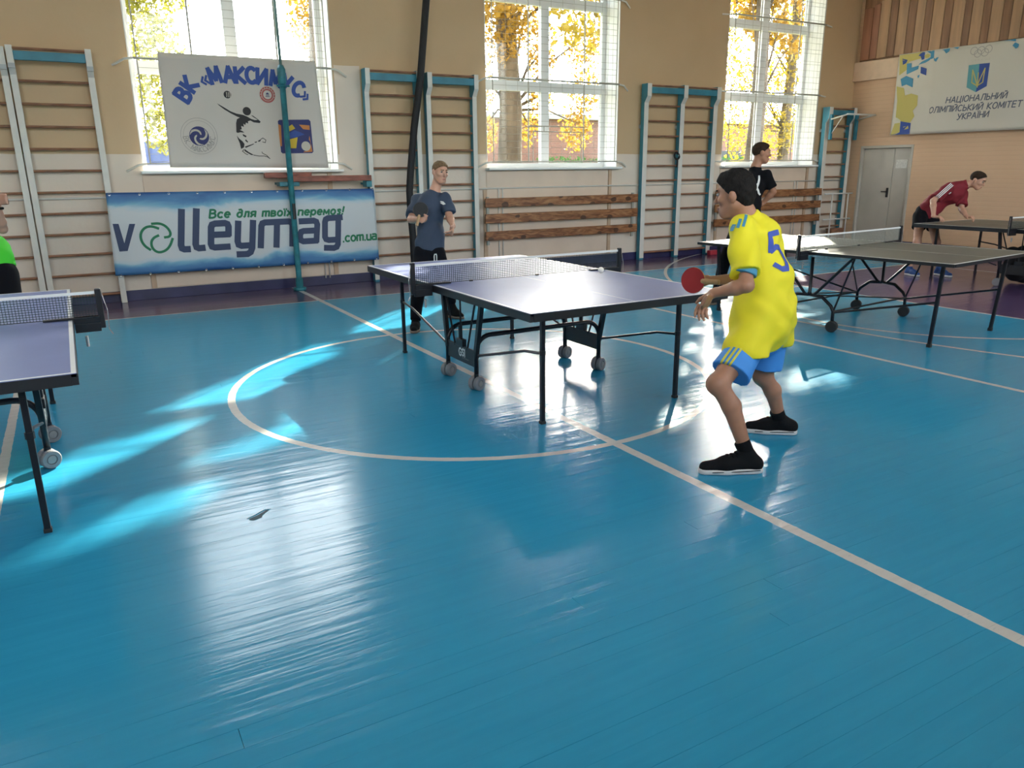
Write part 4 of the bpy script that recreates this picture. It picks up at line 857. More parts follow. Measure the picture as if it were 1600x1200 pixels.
# ---- generic adult
def adult(key, label, fwd, hfwd, hup, skin, hairm, shirt_m, leg_m, trousers, shoe_m, sole_m, hand_kw, s=1.0, hs=1.0, sleeve=.62, res=.0095, short_len=.72, hem=.06, hair_k=.95, spine=None, sw=.175, sl=1.0):
    J = NP(PE[key]); 
    for k in ('heL', 'toL', 'heR', 'toR'): J[k][2] = 0
    if key == 'blue': J['shL'][2] -= .03; J['shR'][2] -= .04
    if key == 'green':
        for q in ('elL', 'wrL', 'fiL'): J[q][0] -= .045
        for q in ('shL', 'shR', 'chest', 'neck', 'head', 'elR', 'wrR', 'fiR'): J[q][0] -= .13
    for q in 'LR': J['an'+q][2] = max(J['an'+q][2], .085)
    t = thing('person', (J['pel'][0], J['pel'][1], 0), 0, label, 'person')
    sp = unit(J['neck']-J['pel']); r_ = unit(np.cross(fwd, sp)); A = np.array([r_, unit(np.cross(sp, r_)), sp])
    B = Soft(.02); torso_body(B, J, A, s); Ah = fr3(hfwd, hup); g = add_head(B, None, J['head'], Ah, J['neck']-sp*.02, hs)
    for q in 'LR':
        arm(B, J['sh'+q], J['el'+q], J['wr'+q], s*1.02); kw = dict(hand_kw[q]); d = unit(J['fi'+q]-J['wr'+q]) if 'd' not in kw else unit(kw.pop('d')); add_hand(B, J['wr'+q], d, s=1.04, **kw)
        add_leg(B, J['hip'+q], J['kn'+q], J['an'+q], J['he'+q], J['to'+q], s)
    soft_obj('body', B, min(res, .008), skin, t, smooth_it=1)
    face_bits(t, g, hs, Ah, hairm)
    H = Soft(.02); H.ell(g(0, -.016, .026), np.array((.0765, .0955, .0855))*hs, Ah).ell(g(0, .022, .050), np.array((.062, .066, .052))*hs, Ah)
    soft_obj('hair', H, .007, hairm, t, cuts=[(g(0, 0, -.004), -unit(Ah[2]-hair_k*Ah[1])), (g(0, .079, .06), unit(Ah[1]*.9+Ah[2]*.25))], noise=(.0012, 150, FOLDS))
    S = Soft(.06); S.ell(J['chest'], (sw, .125, .17), A).ell(J['belly'], (sw-.01, .122, .17), A).ell(J['pel']+sp*.05, (sw-.005, .125, .14), A)
    S.cone(J['shL'], J['shR'], .062*sl, .062*sl, k=.05).cone(J['chest']+sp*.07, J['neck']+sp*.004, .09, .068, k=.04, cut=True)
    for q in 'LR':
        e = J['sh'+q]*(1-sleeve)+J['el'+q]*sleeve; S.cone(J['sh'+q], e, .068*sl, .076*sl, k=.035, cut=True)
    sh, sb = soft_obj('shirt', S, res, shirt_m, t, cuts=[(J['pel']-sp*hem, -sp)], noise=(.0075, 32, FOLDS), smooth_it=1)
    Q = Soft(.04); Q.ell(J['pel'], (.155, .118, .12), A)
    for q in 'LR':
        hp, kn, an = J['hip'+q], J['kn'+q], J['an'+q]
        if trousers: Q.cone(hp, kn, .092, .072, k=.04).cone(kn, an+V3(0, 0, .015), .072, .056, k=.03, cut=True)
        else: Q.cone(hp, hp*(1-short_len)+kn*short_len, .098, .096, k=.03, cut=True)
    lo_, lb = soft_obj('trousers' if trousers else 'shorts', Q, res, leg_m, t, noise=(.004, 20, FOLDS), smooth_it=2)
    for q in 'LR': shoe(t, J['he'+q], J['to'+q], J['an'+q], shoe_m, sole_m, 1.0, .008)
    return t, J, A, sh, sb, lo_, lb, g
mat('tee_blue', (.036, .053, .090), .85, var=.08, vscale=7, bump=.08, bscale=250); mat('tee_black', (.006, .006, .008), .9, spec=.15); mat('polo_red', (.19, .008, .018), .8, var=.06, bump=.06, bscale=250); mat('shirt_green', (.06, .60, .03), .8)
mat('shorts_black', (.006, .006, .009), .9, spec=.15); mat('print_white', (.72, .72, .70), .7); mat('shoe_blue', (.02, .07, .24), .6, var=.3, vscale=20); mat('shoe_dark', (.02, .016, .014), .6); mat('sole_brown', (.22, .16, .12), .6)
# man in the blue T-shirt
tocam_ = unit(V3(-3.3, -7.4, 0)); fw = unit(V3(.12, -1, 0))
bt, J, A, sh, sb, lo_, lb, g = adult('blue', 'man in dark blue T-shirt and black trousers swinging a black racket', fw, unit(V3(.10, -.98, -.12)), V3(.08, 0, 1), 'skin_fair', 'hair_sandy', 'tee_blue', 'shorts_black', True, 'shoe_black', 'sole_brown',
    dict(R=dict(n=V3(.6, .3, -.5), side=V3(.2, -.3, .9), curl=.95, thumb=(.3, .8, .6)), L=dict(n=V3(-.8, .1, .1), side=V3(-.1, -.6, .3), curl=(.35, .5, .6, .7))), s=.95, hs=.98, sleeve=.80, hem=.01, sw=.165, hair_k=.95, sl=.93)
decal('chest_mark', 'print_white', sh, sb, [[(-.010, -.012), (0, .010), (.012, .014)], [(-.004, -.016), (.008, .0)]], J['chest']*.75+J['shL']*.25+A[2]*.02, A[0], A[2], -A[1], .005, .003)
MB().tube([tuple(J['pel']+A[1]*.135+A[0]*.028*c+V3(0, 0, z)) for c, z in ((1, -.14), (1, -.06), (.8, -.04), (0, -.035), (-.0, -.04), (-.1, -.06), (-.1, -.14))], .006, 6).build('drawstring', 'print_white', lo_)
hd = unit(J['wrR']-J['racket']); racket('racket', 'black table-tennis racket in the hand of the man in blue', J['racket'], unit(V3(-.35, -.8, .35)), hd, 'rubber_black', 'rubber_red')
# man in the black T-shirt
fk = unit(V3(.62, -.78, 0))
bt, J, A, sh, sb, lo_, lb, g = adult('black', 'man in black T-shirt with hand on hip behind the boy', unit(V3(.35, -.94, 0)), unit(V3(.86, -.50, -.06)), V3(0, 0, 1), 'skin_tan', 'hair_brown', 'tee_black', 'shorts_black', True, 'shoe_dark', 'sole_brown',
    dict(R=dict(n=V3(.5, .5, 0), side=V3(.3, -.7, 0), curl=.3), L=dict(n=V3(-.5, .5, -.2), side=V3(.2, -.8, .2), curl=.5)), s=1.0, hs=1.05, sleeve=.7, hem=.08, sw=.175, sl=.92)
vb = unit(V3(.70, .71, 0)); c0 = V3(7.016, 6.523, 1.341)
decal('chest_print', 'print_white', sh, sb, [[(.012, .135), (.012, .10), (.006, .05), (-.006, .01), (-.02, -.02), (-.048, -.055)], [(-.004, .0), (.012, -.03), (.018, -.055), (.034, -.075)], [(.004, .05), (-.016, .03)]], c0-Z*.03, unit(V3(.71, -.70, 0)), Z, vb, .011, .004)
# man in the red polo leaning on the far table
rt_, J, A, sh, sb, lo_, lb, g = adult('red', 'man in red polo shirt and black shorts leaning on the far table', unit(V3(.12, -.99, 0)), unit(V3(.22, -.92, -.42)), unit(V3(.05, -.3, 1)), 'skin_fair', 'hair_brown', 'polo_red', 'shorts_black', False, 'shoe_blue', 'sole_white',
    dict(R=dict(d=V3(.1, -.95, -.12), n=V3(0, -.1, -1), side=V3(.9, .1, 0), curl=(.5, .6, .7, .7)), L=dict(d=V3(-.1, -.95, -.1), n=V3(0, -.1, -1), side=V3(-.9, 0, 0), curl=(.6, .7, .8, .8))), s=1.0, hs=1.05, sleeve=.80, short_len=.46, hem=.05, sw=.18)
ad = unit(J['elR']-J['shR']); vd = unit(V3(J['shR'][0], J['shR'][1], 0)); lu = unit(np.cross(vd, ad))
for i in range(3): decal('sleeve_stripe', 'print_white', sh, sb, [[(-.06, -.018+.020*i), (.10, -.018+.020*i), (.195, -.018+.020*i)]], J['shR'], ad, lu, vd, .0055, .004)
decal('chest_mark', 'print_white', sh, sb, [[(-.010, -.010), (.010, .008)]], J['chest']+A[0]*.05-A[2]*.02, unit(V3(.87, -.5, 0)), Z, vd, .008, .004)
c_ = Soft(.01); c_.cone(J['neck']-A[2]*.01, J['neck']+unit(J['head']-J['neck'])*.035, .066, .062, cut=True); co, _ = soft_obj('collar', c_, .008, 'polo_red', sh)
# person in bright green at the picture's edge
gt_, J, A, sh, sb, lo_, lb, g = adult('green', 'person in bright green shirt and black shorts behind the left blue table', unit(V3(.05, -1, 0)), unit(V3(.05, -1, -.1)), V3(0, 0, 1), 'skin_fair', 'hair_brown', 'shirt_green', 'shorts_black', False, 'shoe_dark', 'sole_white',
    dict(R=dict(n=V3(.7, 0, -.3), side=V3(.2, -.5, .6), curl=.6), L=dict(n=V3(-.6, -.5, 0), side=V3(-.5, -.6, 0), curl=.6)), s=.95, hem=-.01, sleeve=.28, short_len=.8)
MB().tube([tuple(J['wrL']+q) for q in [V3(.03*math.cos(a), .03*math.sin(a), -.015) for a in np.linspace(0, 6.283, 16)]], .011, 6).build('watch', 'sock_black', gt_)
# jacket under the far table
Jk = Soft(.05); Jk.cone((10.72, 5.55, .42), (11.45, 5.56, .43), .06, .06).cone((10.80, 5.52, .40), (10.84, 5.50, .17), .09, .12).cone((11.1, 5.53, .40), (11.05, 5.50, .13), .11, .12).cone((11.35, 5.53, .4), (11.40, 5.50, .22), .09, .07).cone((10.70, 5.5, .34), (10.60, 5.48, .27), .07, .05).cone((11.0, 5.6, .2), (11.05, 5.62, .10), .10, .09)
o, _ = soft_obj('cloth', Jk, .012, 'jacket_black', jk, noise=(.010, 18, FOLDS))
# ================================================================== BANNERS
PR={'corn2':[(0.426,1.335),(3.761,1.316),(3.776,0.333),(0.401,0.351)],'vol_poly':[[(0.451,0.974),(0.515,0.971),(0.548,0.738),(0.631,0.966),(0.696,0.963),(0.572,0.643),(0.481,0.641)]],'vol':[[(1.236,1.099),(1.182,0.68),(1.19,0.639),(1.215,0.626),(1.267,0.625)],[(1.41,1.1),(1.355,0.682),(1.363,0.643),(1.388,0.629),(1.444,0.631)],[(1.551,0.788),(1.763,0.787),(1.773,0.883),(1.763,0.916),(1.733,0.929),(1.616,0.927),(1.578,0.915),(1.562,0.883),(1.538,0.675),(1.548,0.641),(1.578,0.628),(1.749,0.63)],[(1.897,0.929),(1.866,0.69),(1.875,0.647),(1.908,0.631),(2.039,0.633)],[(2.083,0.931),(2.041,0.597),(2.016,0.543),(1.976,0.521),(1.86,0.524)],[(2.151,0.61),(2.184,0.872),(2.201,0.905),(2.233,0.916),(2.547,0.917),(2.58,0.901),(2.591,0.867),(2.564,0.609)],[(2.39,0.909),(2.355,0.606)],[(2.702,0.911),(2.882,0.913),(2.916,0.897),(2.926,0.862),(2.898,0.645),(2.716,0.645),(2.688,0.661),(2.678,0.696),(2.682,0.74),(2.7,0.772),(2.733,0.782),(2.904,0.782)],[(3.262,0.943),(3.08,0.938),(3.048,0.922),(3.035,0.887),(3.02,0.689),(3.033,0.658),(3.068,0.644),(3.198,0.645)],[(3.225,0.94),(3.193,0.582),(3.172,0.545),(3.132,0.532),(3.018,0.541)]],'swirl':[[(0.881,0.956),(0.965,0.959),(1.028,0.927),(1.068,0.873),(1.079,0.823),(1.058,0.79),(1.006,0.786)],[(0.946,0.897),(0.877,0.927),(0.81,0.921),(0.759,0.879),(0.735,0.822),(0.739,0.754),(0.768,0.692),(0.824,0.644)],[(0.936,0.812),(0.88,0.788),(0.845,0.74),(0.845,0.672),(0.88,0.62),(0.931,0.603),(1.004,0.626),(1.057,0.683),(1.093,0.765)]],'slogan':[(1.557,1.001),(3.291,0.987)],'comua':[(3.272,0.611),(3.75,0.621)],'player':[[(1.817,2.387),(1.851,2.368),(1.903,2.338),(1.971,2.296),(2.041,2.27),(2.122,2.256),(2.169,2.237),(2.216,2.21),(2.26,2.197),(2.298,2.201),(2.251,2.229),(2.218,2.253),(2.24,2.251),(2.299,2.208),(2.331,2.18),(2.319,2.162),(2.245,2.168),(2.205,2.19),(2.173,2.181),(2.174,2.153),(2.145,2.164),(2.135,2.132),(2.114,2.151),(2.115,2.111),(2.083,2.123),(2.087,2.082),(2.062,2.074),(2.093,2.06),(2.116,2.041),(2.067,2.046),(2.033,2.037),(2.016,2.045),(2.024,2.154),(2.038,2.202),(2.077,2.223),(2.046,2.234),(1.976,2.269),(1.901,2.314),(1.842,2.36)],[(2.018,2.005),(2.043,1.968),(2.08,1.936),(2.102,1.904),(2.091,1.861),(2.054,1.842),(2.045,1.911),(2.026,1.968)],[(2.096,1.842),(2.142,1.805),(2.209,1.766),(2.171,1.768),(2.124,1.796),(2.093,1.818)],[(2.103,1.871),(2.167,1.892),(2.219,1.909),(2.218,1.9),(2.161,1.875),(2.114,1.855)],[(2.229,1.929),(2.264,1.936),(2.254,1.921),(2.233,1.919)],[(2.272,1.942),(2.312,1.963),(2.306,1.94),(2.281,1.93)],[(2.09,2.026),(2.137,2.002),(2.127,1.984),(2.095,2.001)],[(2.124,1.961),(2.15,1.929),(2.141,1.92),(2.114,1.945)]],'player_lines':[[(2.205,1.766),(2.271,1.754),(2.339,1.754),(2.376,1.743),(2.406,1.721)],[(2.312,1.963),(2.339,1.978),(2.375,1.955),(2.365,1.922),(2.33,1.93)],[(2.31,1.806),(2.317,1.789),(2.365,1.764),(2.396,1.731)],[(2.087,1.834),(2.068,1.814),(2.106,1.781),(2.13,1.772)]],'head':[(2.171,2.302),(2.222,2.303)],'pball':[(1.954,2.493),(1.999,2.495)],'redem':[(2.449,2.509),(2.551,2.513)],'emb':[(1.565,1.993),(1.681,1.994),(1.778,1.995),(1.747,1.995)],'sq':[[(2.55,2.189),(2.57,2.206),(2.956,2.218),(2.978,2.197),(2.986,1.809),(2.966,1.791),(2.576,1.787),(2.557,1.804)],[(2.64,2.1),(2.731,2.153),(2.768,2.102),(2.644,2.044)],[(2.646,1.957),(2.79,1.993),(2.76,1.853),(2.65,1.852)],[(2.822,2.151),(2.96,2.144),(2.959,2.087),(2.872,2.095)],[(2.949,2.013),(2.974,1.809),(2.847,1.8),(2.911,1.845)],[(2.647,2.027),(2.761,2.08),(2.832,2.055),(2.885,2.029),(2.772,1.991),(2.647,1.975)],[(2.551,2.154),(2.586,2.138),(2.575,1.878),(2.553,1.878),(2.551,2.008)]],'sqball':[(2.865,1.906),(2.958,1.907),(2.891,1.88),(2.952,1.88)],'corn1':[(1.219,2.938),(3.092,2.948),(3.185,1.66),(1.187,1.67)],'arc':[(1.436,2.476),(1.523,2.599),(1.702,2.656),(1.824,2.713),(2.0,2.731),(2.131,2.728),(2.268,2.734),(2.402,2.725),(2.575,2.706),(2.704,2.667),(2.853,2.595),(2.94,2.51)],'lh':[(1.438,2.568),(1.416,2.384),(2.415,2.817),(2.397,2.635)],'corn3':[(9.729,3.553),(7.549,3.519),(7.32,2.103),(9.727,2.109)],'rings':[(8.328,3.432),(8.208,3.428),(8.088,3.433),(8.258,3.383),(8.141,3.385),(8.268,3.424)],'ukr':[(8.348,3.263),(8.033,3.255)],'shieldL':[(8.387,3.209),(8.206,3.212),(8.188,2.996),(8.192,2.755),(8.367,2.847)],'shieldR':[(8.206,3.212),(8.03,3.208),(8.021,2.837),(8.192,2.755),(8.188,2.996)],'trident':[[(8.304,3.124),(8.288,2.918),(8.185,2.857),(8.1,2.907),(8.097,3.131)],[(8.199,3.069),(8.181,2.834)],[(8.304,3.124),(8.233,2.971),(8.185,2.857)],[(8.097,3.131),(8.155,2.963),(8.185,2.857)]],'t1':[(8.698,2.615),(7.663,2.62)],'t2':[(8.998,2.465),(7.404,2.467)],'t3':[(8.456,2.32),(7.927,2.338)],'t1h':[(8.698,2.615),(8.712,2.712)],'pat':[('y',[(9.729,3.553),(9.219,3.536),(9.273,3.428),(9.516,3.395),(9.551,3.258),(9.686,3.177),(9.717,3.465)]),('b',[(9.662,3.466),(9.548,3.43),(9.577,3.378),(9.637,3.354)]),('t',[(9.557,3.368),(9.458,3.365),(9.456,3.287),(9.308,3.309),(9.317,3.248),(9.54,3.178)]),('b',[(9.36,3.485),(9.263,3.542),(9.217,3.521),(9.218,3.406),(9.268,3.397),(9.295,3.462)]),('t',[(9.184,3.532),(9.044,3.529),(9.038,3.408),(9.191,3.342),(9.327,3.319),(9.264,3.366),(9.1,3.423),(9.1,3.483)]),('y',[(9.227,3.469),(9.161,3.491),(9.105,3.461),(9.133,3.419),(9.202,3.42)]),('t',[(9.042,3.401),(8.941,3.407),(8.985,3.334),(9.025,3.356)]),('b',[(9.269,3.282),(9.15,3.238),(9.145,3.122),(9.263,3.173)]),('t',[(9.318,3.132),(9.277,3.151),(9.28,3.112),(9.303,3.088)]),('t',[(9.649,3.11),(9.54,3.154),(9.519,3.002),(9.613,2.979)]),('b',[(9.54,3.154),(9.393,3.092),(9.389,2.94),(9.519,3.002)]),('y',[(9.716,2.988),(9.562,2.943),(9.525,2.812),(9.401,2.834),(9.261,2.79),(9.245,2.616),(9.322,2.526),(9.272,2.427),(9.347,2.319),(9.552,2.347),(9.658,2.434),(9.67,2.727)]),('p',[(9.63,2.433),(9.533,2.411),(9.552,2.347),(9.649,2.368)]),('p',[(9.435,2.821),(9.529,2.908),(9.444,2.885)]),('y',[(9.661,2.32),(9.55,2.33),(9.534,2.15),(9.717,2.109)]),('b',[(9.544,2.354),(9.327,2.31),(9.326,2.109),(9.623,2.113),(9.536,2.158)]),('y',[(9.475,2.253),(9.375,2.264),(9.359,2.215),(9.457,2.196)]),('t',[(8.903,3.519),(8.748,3.529),(8.757,3.478),(8.81,3.448),(8.859,3.506)]),('t',[(8.7,3.535),(8.588,3.538),(8.614,3.497)]),('t',[(7.876,3.529),(7.654,3.533),(7.65,3.491),(7.737,3.517)]),('b',[(7.696,3.435),(7.66,3.479),(7.59,3.442),(7.597,3.395),(7.629,3.378)])]}
def el(cx, cy, rx, ry, a0, a1, n=10): return [(cx+rx*math.cos(math.radians(a0+(a1-a0)*i/n)), cy+ry*math.sin(math.radians(a0+(a1-a0)*i/n))) for i in range(n+1)]
O_ = el(.34, .5, .34, .5, 90, 450, 20)
GL = {'О': (.68, [O_]), 'O': (.68, [O_]), 'С': (.62, [el(.34, .5, .34, .5, 50, 310, 16)]), 'C': (.62, [el(.34, .5, .34, .5, 50, 310, 16)]), 'Н': (.6, [[(0, 0), (0, 1)], [(.6, 0), (.6, 1)], [(0, .52), (.6, .52)]]),
 'А': (.66, [[(0, 0), (.33, 1), (.66, 0)], [(.11, .33), (.55, .33)]]), 'A': (.66, [[(0, 0), (.33, 1), (.66, 0)], [(.11, .33), (.55, .33)]]), 'Ц': (.68, [[(0, 1), (0, 0), (.66, 0), (.66, -.2)], [(.56, 1), (.56, 0)]]), 'І': (.0, [[(0, 0), (0, 1)]]), 'I': (.0, [[(0, 0), (0, 1)]]),
 'Ї': (.1, [[(.05, 0), (.05, 1)], [(-.1, 1.16), (-.06, 1.16)], [(.16, 1.16), (.2, 1.16)]]), 'Л': (.62, [[(0, 0), (.09, .06), (.14, .3), (.17, 1), (.6, 1), (.6, 0)]]), 'Ь': (.5, [[(0, 1), (0, 0)], [(0, .54)]+el(.26, .27, .24, .27, 90, -90, 8)+[(0, 0)]]),
 'И': (.62, [[(0, 1), (0, 0), (.6, 1), (.6, 0)]]), 'Й': (.62, [[(0, 1), (0, 0), (.6, 1), (.6, 0)], el(.3, 1.24, .15, .1, 200, 340, 6)]), 'М': (.76, [[(0, 0), (.05, 1), (.38, .2), (.71, 1), (.76, 0)]]), 'П': (.58, [[(0, 0), (0, 1), (.58, 1), (.58, 0)]]),
 'К': (.58, [[(0, 0), (0, 1)], [(.56, 1), (.04, .5), (.58, 0)]]), 'K': (.58, [[(0, 0), (0, 1)], [(.56, 1), (.04, .5), (.58, 0)]]), 'Т': (.62, [[(0, 1), (.62, 1)], [(.31, 1), (.31, 0)]]), 'Е': (.5, [[(.5, 1), (0, 1), (0, 0), (.5, 0)], [(0, .52), (.45, .52)]]), 'E': (.5, [[(.5, 1), (0, 1), (0, 0), (.5, 0)], [(0, .52), (.45, .52)]]),
 'У': (.6, [[(0, 1), (.32, .36)], [(.6, 1), (.26, .12), (.12, 0), (.0, .02)]]), 'Р': (.52, [[(0, 0), (0, 1)]+el(.26, .73, .26, .27, 90, -90, 8)+[(0, .46)]]), 'R': (.55, [[(0, 0), (0, 1)]+el(.26, .73, .26, .27, 90, -90, 8)+[(0, .46)], [(.25, .46), (.55, 0)]]), 'В': (.55, [[(0, 0), (0, 1)]+el(.24, .77, .24, .23, 90, -90, 7)+[(0, .54)], [(0, .54)]+el(.28, .27, .26, .27, 90, -90, 7)+[(0, 0)]]),
 'U': (.6, [[(0, 1), (0, .3)]+el(.3, .3, .3, .3, 180, 360, 8)+[(.6, 1)]]), 'N': (.6, [[(0, 0), (0, 1), (.6, 0), (.6, 1)]]), '«': (.5, [[(.22, .8), (.0, .42), (.22, .05)], [(.5, .8), (.28, .42), (.5, .05)]]), '»': (.5, [[(0, .8), (.22, .42), (0, .05)], [(.28, .8), (.5, .42), (.28, .05)]]),
 'в': (.42, [[(0, 0), (0, .66)]+el(.2, .5, .18, .16, 90, -90, 6)+[(0, .34)], [(0, .34)]+el(.22, .17, .2, .17, 90, -90, 6)+[(0, 0)]]), 'с': (.42, [el(.24, .33, .24, .33, 50, 310, 12)]), 'c': (.42, [el(.24, .33, .24, .33, 50, 310, 12)]), 'е': (.46, [[(.02, .34), (.46, .36)]+el(.24, .34, .23, .33, 5, 310, 14)]),
 'д': (.46, [el(.22, .3, .22, .3, 90, 450, 14), [(.44, .3), (.42, .8), (.3, .95), (.12, .92)]]), 'л': (.44, [[(0, 0), (.08, .08), (.12, .64), (.42, .64), (.42, 0)]]), 'я': (.42, [[(.42, 0), (.42, .65)]+el(.2, .46, .2, .19, 90, 270, 7)+[(.42, .28)], [(.2, .28), (0, 0)]]),
 'т': (.66, [[(0, 0), (0, .62), (.28, .64), (.32, .56), (.32, 0)], [(.32, .62), (.6, .64), (.64, .56), (.64, 0)]]), 'о': (.46, [el(.23, .33, .23, .33, 90, 450, 16)]), 'o': (.46, [el(.23, .33, .23, .33, 90, 450, 16)]), 'ї': (.1, [[(.05, 0), (.05, .64)], [(-.08, .84), (-.04, .84)], [(.14, .84), (.18, .84)]]), 'х': (.42, [[(0, 0), (.42, .64)], [(0, .64), (.42, 0)]]),
 'п': (.42, [[(0, 0), (0, .64), (.34, .64), (.42, .56), (.42, 0)]]), 'р': (.46, [[(0, -.26), (0, .64)], el(.24, .33, .22, .32, 100, 460, 14)]), 'м': (.56, [[(0, 0), (.03, .64), (.28, .16), (.53, .64), (.56, 0)]]), 'm': (.66, [[(0, 0), (0, .62), (.28, .64), (.32, .56), (.32, 0)], [(.32, .62), (.6, .64), (.64, .56), (.64, 0)]]), 'г': (.36, [[(.34, .5), (.26, .63), (.06, .6), (.1, .42), (.3, .24), (.28, .05), (.05, 0)]]), '!': (.06, [[(.03, .3), (.08, .98)], [(0, 0), (.0, .06)]]),
 '.': (.05, [[(0, .0), (.03, .0)]]), 'u': (.42, [[(0, .64), (0, .1), (.08, 0), (.42, 0)], [(.42, .64), (.42, 0)]]), 'a': (.42, [[(.03, .64), (.34, .64), (.42, .55), (.42, 0), (.06, 0), (0, .08), (0, .28), (.06, .36), (.42, .36)]]), ' ': (.3, [])}
def text_width(s, gap): return sum(GL[c][0]+gap for c in s)-gap
def put_text(s, p0, p1, h, w, f, gap, slant, m_, parent):
    """write s from p0 to p1 (u,v), letter height h, half stroke w"""
    p0, p1 = Vector(p0), Vector(p1); d = (p1-p0); L = d.length; d.normalize(); up = Vector((-d.y, d.x))
    if up.y < 0: up = -up
    k = L/text_width(s, gap); x = 0
    for c in s:
        gw, sts = GL[c]; mb = MB()
        for st in sts: stroke(mb, [tuple(p0+d*((x+a+slant*b)*k)+up*(b*h)) for a, b in st], w, f)
        if sts: mb.build('letter', m_, parent)
        x += gw+gap
def poly(mb, pts, f):
    bm = bmesh.new(); vs = [bm.verts.new(f(*p)) for p in pts]; fc = bm.faces.new(vs); fc.normal_update(); bmesh.ops.triangulate(bm, faces=[fc]); bm.verts.index_update()
    mb.add([tuple(v.co) for v in bm.verts], [tuple(v.index for v in q.verts) for q in bm.faces]); bm.free()
def disc(mb, c, r, f, n=28, r0=0): 
    o = [(c[0]+r*math.cos(2*math.pi*i/n), c[1]+r*math.sin(2*math.pi*i/n)) for i in range(n)]
    if r0: stroke(mb, [(c[0]+(r+r0)/2*math.cos(2*math.pi*i/n), c[1]+(r+r0)/2*math.sin(2*math.pi*i/n)) for i in range(n)], (r-r0)/2, f, True)
    else: poly(mb, o, f)
def cloth_sheet(name, corners, f, m_, parent, nu=60, nv=20):
    """quad cloth between four (u,v) corners TL,TR,BR,BL mapped by f, with real thickness"""
    c = [Vector(q) for q in corners]; vs = []
    for j in range(nv+1):
        for i in range(nu+1):
            a = c[0].lerp(c[1], i/nu); b = c[3].lerp(c[2], i/nu); p = a.lerp(b, j/nv); vs.append(f(p.x, p.y))
    me = MB().add(vs, [(j*(nu+1)+i, j*(nu+1)+i+1, (j+1)*(nu+1)+i+1, (j+1)*(nu+1)+i) for j in range(nv) for i in range(nu)])
    o = me.build(name, m_, parent, smooth=True); md = o.modifiers.new('thickness', 'SOLIDIFY'); md.thickness = .002; md.offset = 0
    return o
PM = lambda n, c: mat(n, c, .65)
PM('ink_blue', (.030, .075, .30)); PM('ink_black', (.022, .018, .020)); PM('ink_red', (.42, .10, .09)); PM('ink_grey', (.33, .31, .29)); PM('ink_navy', (.030, .035, .14)); PM('ink_yellow', (.62, .42, .03)); PM('ink_orange', (.55, .20, .05)); PM('ink_green', (.015, .17, .075)); PM('ink_slate', (.038, .055, .115)); PM('ink_cream', (.55, .50, .42)); PM('ink_dgrey', (.10, .11, .15)); PM('ink_olive', (.50, .42, .12)); PM('ink_sky', (.06, .26, .42)); PM('ink_teal', (.11, .33, .36)); PM('ink_pale', (.56, .55, .42))
# ---- club banner tied to the window grille
m, n, l, b = nodemat('banner_cloth'); MATS['banner_cloth'] = m; g = NG(m); (px, py, pz), P = g.pos()
l.new(g.mix(g.noise(1.5, 3, P), (.56, .52, .47), (.64, .60, .56)), b.inputs['Base Color']); b.inputs['Roughness'].default_value = .7
trl = n.new('ShaderNodeBsdfTranslucent'); trl.inputs['Color'].default_value = (.62, .55, .48, 1); mxs = n.new('ShaderNodeMixShader'); mxs.inputs[0].default_value = .12
l.new(b.outputs[0], mxs.inputs[1]); l.new(trl.outputs[0], mxs.inputs[2]); l.new(mxs.outputs[0], n['Material Output'].inputs['Surface'])
bn = thing('club_banner', (1.2, WY-.12, 1.6), 0, 'pale volleyball club banner with arched blue letters tied across the window', 'banner')
wob1 = lambda x, z: .0022*math.sin(x*5+z*3)+.0022*math.sin(x*2.1-z*5)+.004*math.sin(z*2.6+1)
F1c = lambda o: (lambda x, z: (x, WY-.115+wob1(2.93, 1.9)-.008-o*1.6, z))
F1 = lambda o: (lambda x, z: (x, WY-.115+wob1(x, z)-o*1.6-(.001 if o else 0), z))
sheet = cloth_sheet('cloth', [(1.205, 2.945), (3.10, 2.945), (3.18, 1.60), (1.185, 1.62)], F1(0), 'banner_cloth', bn)
up = 'ВК «МАКСИМУС»'
cxs = PR['arc']; ci = 0; letters = [c for c in up if c != ' ']
for k, c in enumerate(letters):
    p = Vector(cxs[k]); q0 = Vector(cxs[max(k-1, 0)]); q1 = Vector(cxs[min(k+1, len(cxs)-1)]); d = (q1-q0).normalized()
    if k < 2: d = Vector((cxs[1][0]-cxs[0][0], cxs[1][1]-cxs[0][1])).normalized()
    u = Vector((-d.y, d.x)); gw, sts = GL[c]; h = .175 if c not in '«»' else .12; kw = .112/.62 if c not in '«»' else .10/.62
    kw *= .86 if c == 'М' else 1.0
    T = MB()
    for st in sts: stroke(T, [tuple(p+d*((a-gw/2)*kw)+u*((b-.5)*h)) for a, b in st], .0255 if c not in '«»' else .013, F1(.0025))
    T.build('letter', 'ink_blue', sheet)

Pl = MB()
for q in PR['player']: poly(Pl, q, F1(.003))
for q in PR['player_lines']: stroke(Pl, q, .004, F1(.003))
hr = PR['head']; disc(Pl, hr[0], abs(hr[1][0]-hr[0][0]), F1(.003))
Pl.build('player_print', 'ink_black', sheet)
bc, br = PR['pball'][0], abs(PR['pball'][1][0]-PR['pball'][0][0]); Q = MB(); disc(Q, bc, br, F1(.003)); o = Q.build('ball_print', 'ink_black', sheet)
Q = MB()
for a in (-.4, .1, .5): stroke(Q, [(bc[0]+br*(a+.25*math.cos(t)), bc[1]+br*.8*math.sin(t)) for t in (-.9, -.4, 0, .4, .9)], .004, F1(.0045))
Q.build('ball_seams', 'ink_cream', sheet)
rc_, rr_ = PR['redem'][0], abs(PR['redem'][1][0]-PR['redem'][0][0])*.96
Q = MB(); disc(Q, rc_, rr_, F1(.003), r0=rr_*.55); Q.build('red_emblem', 'ink_red', sheet)
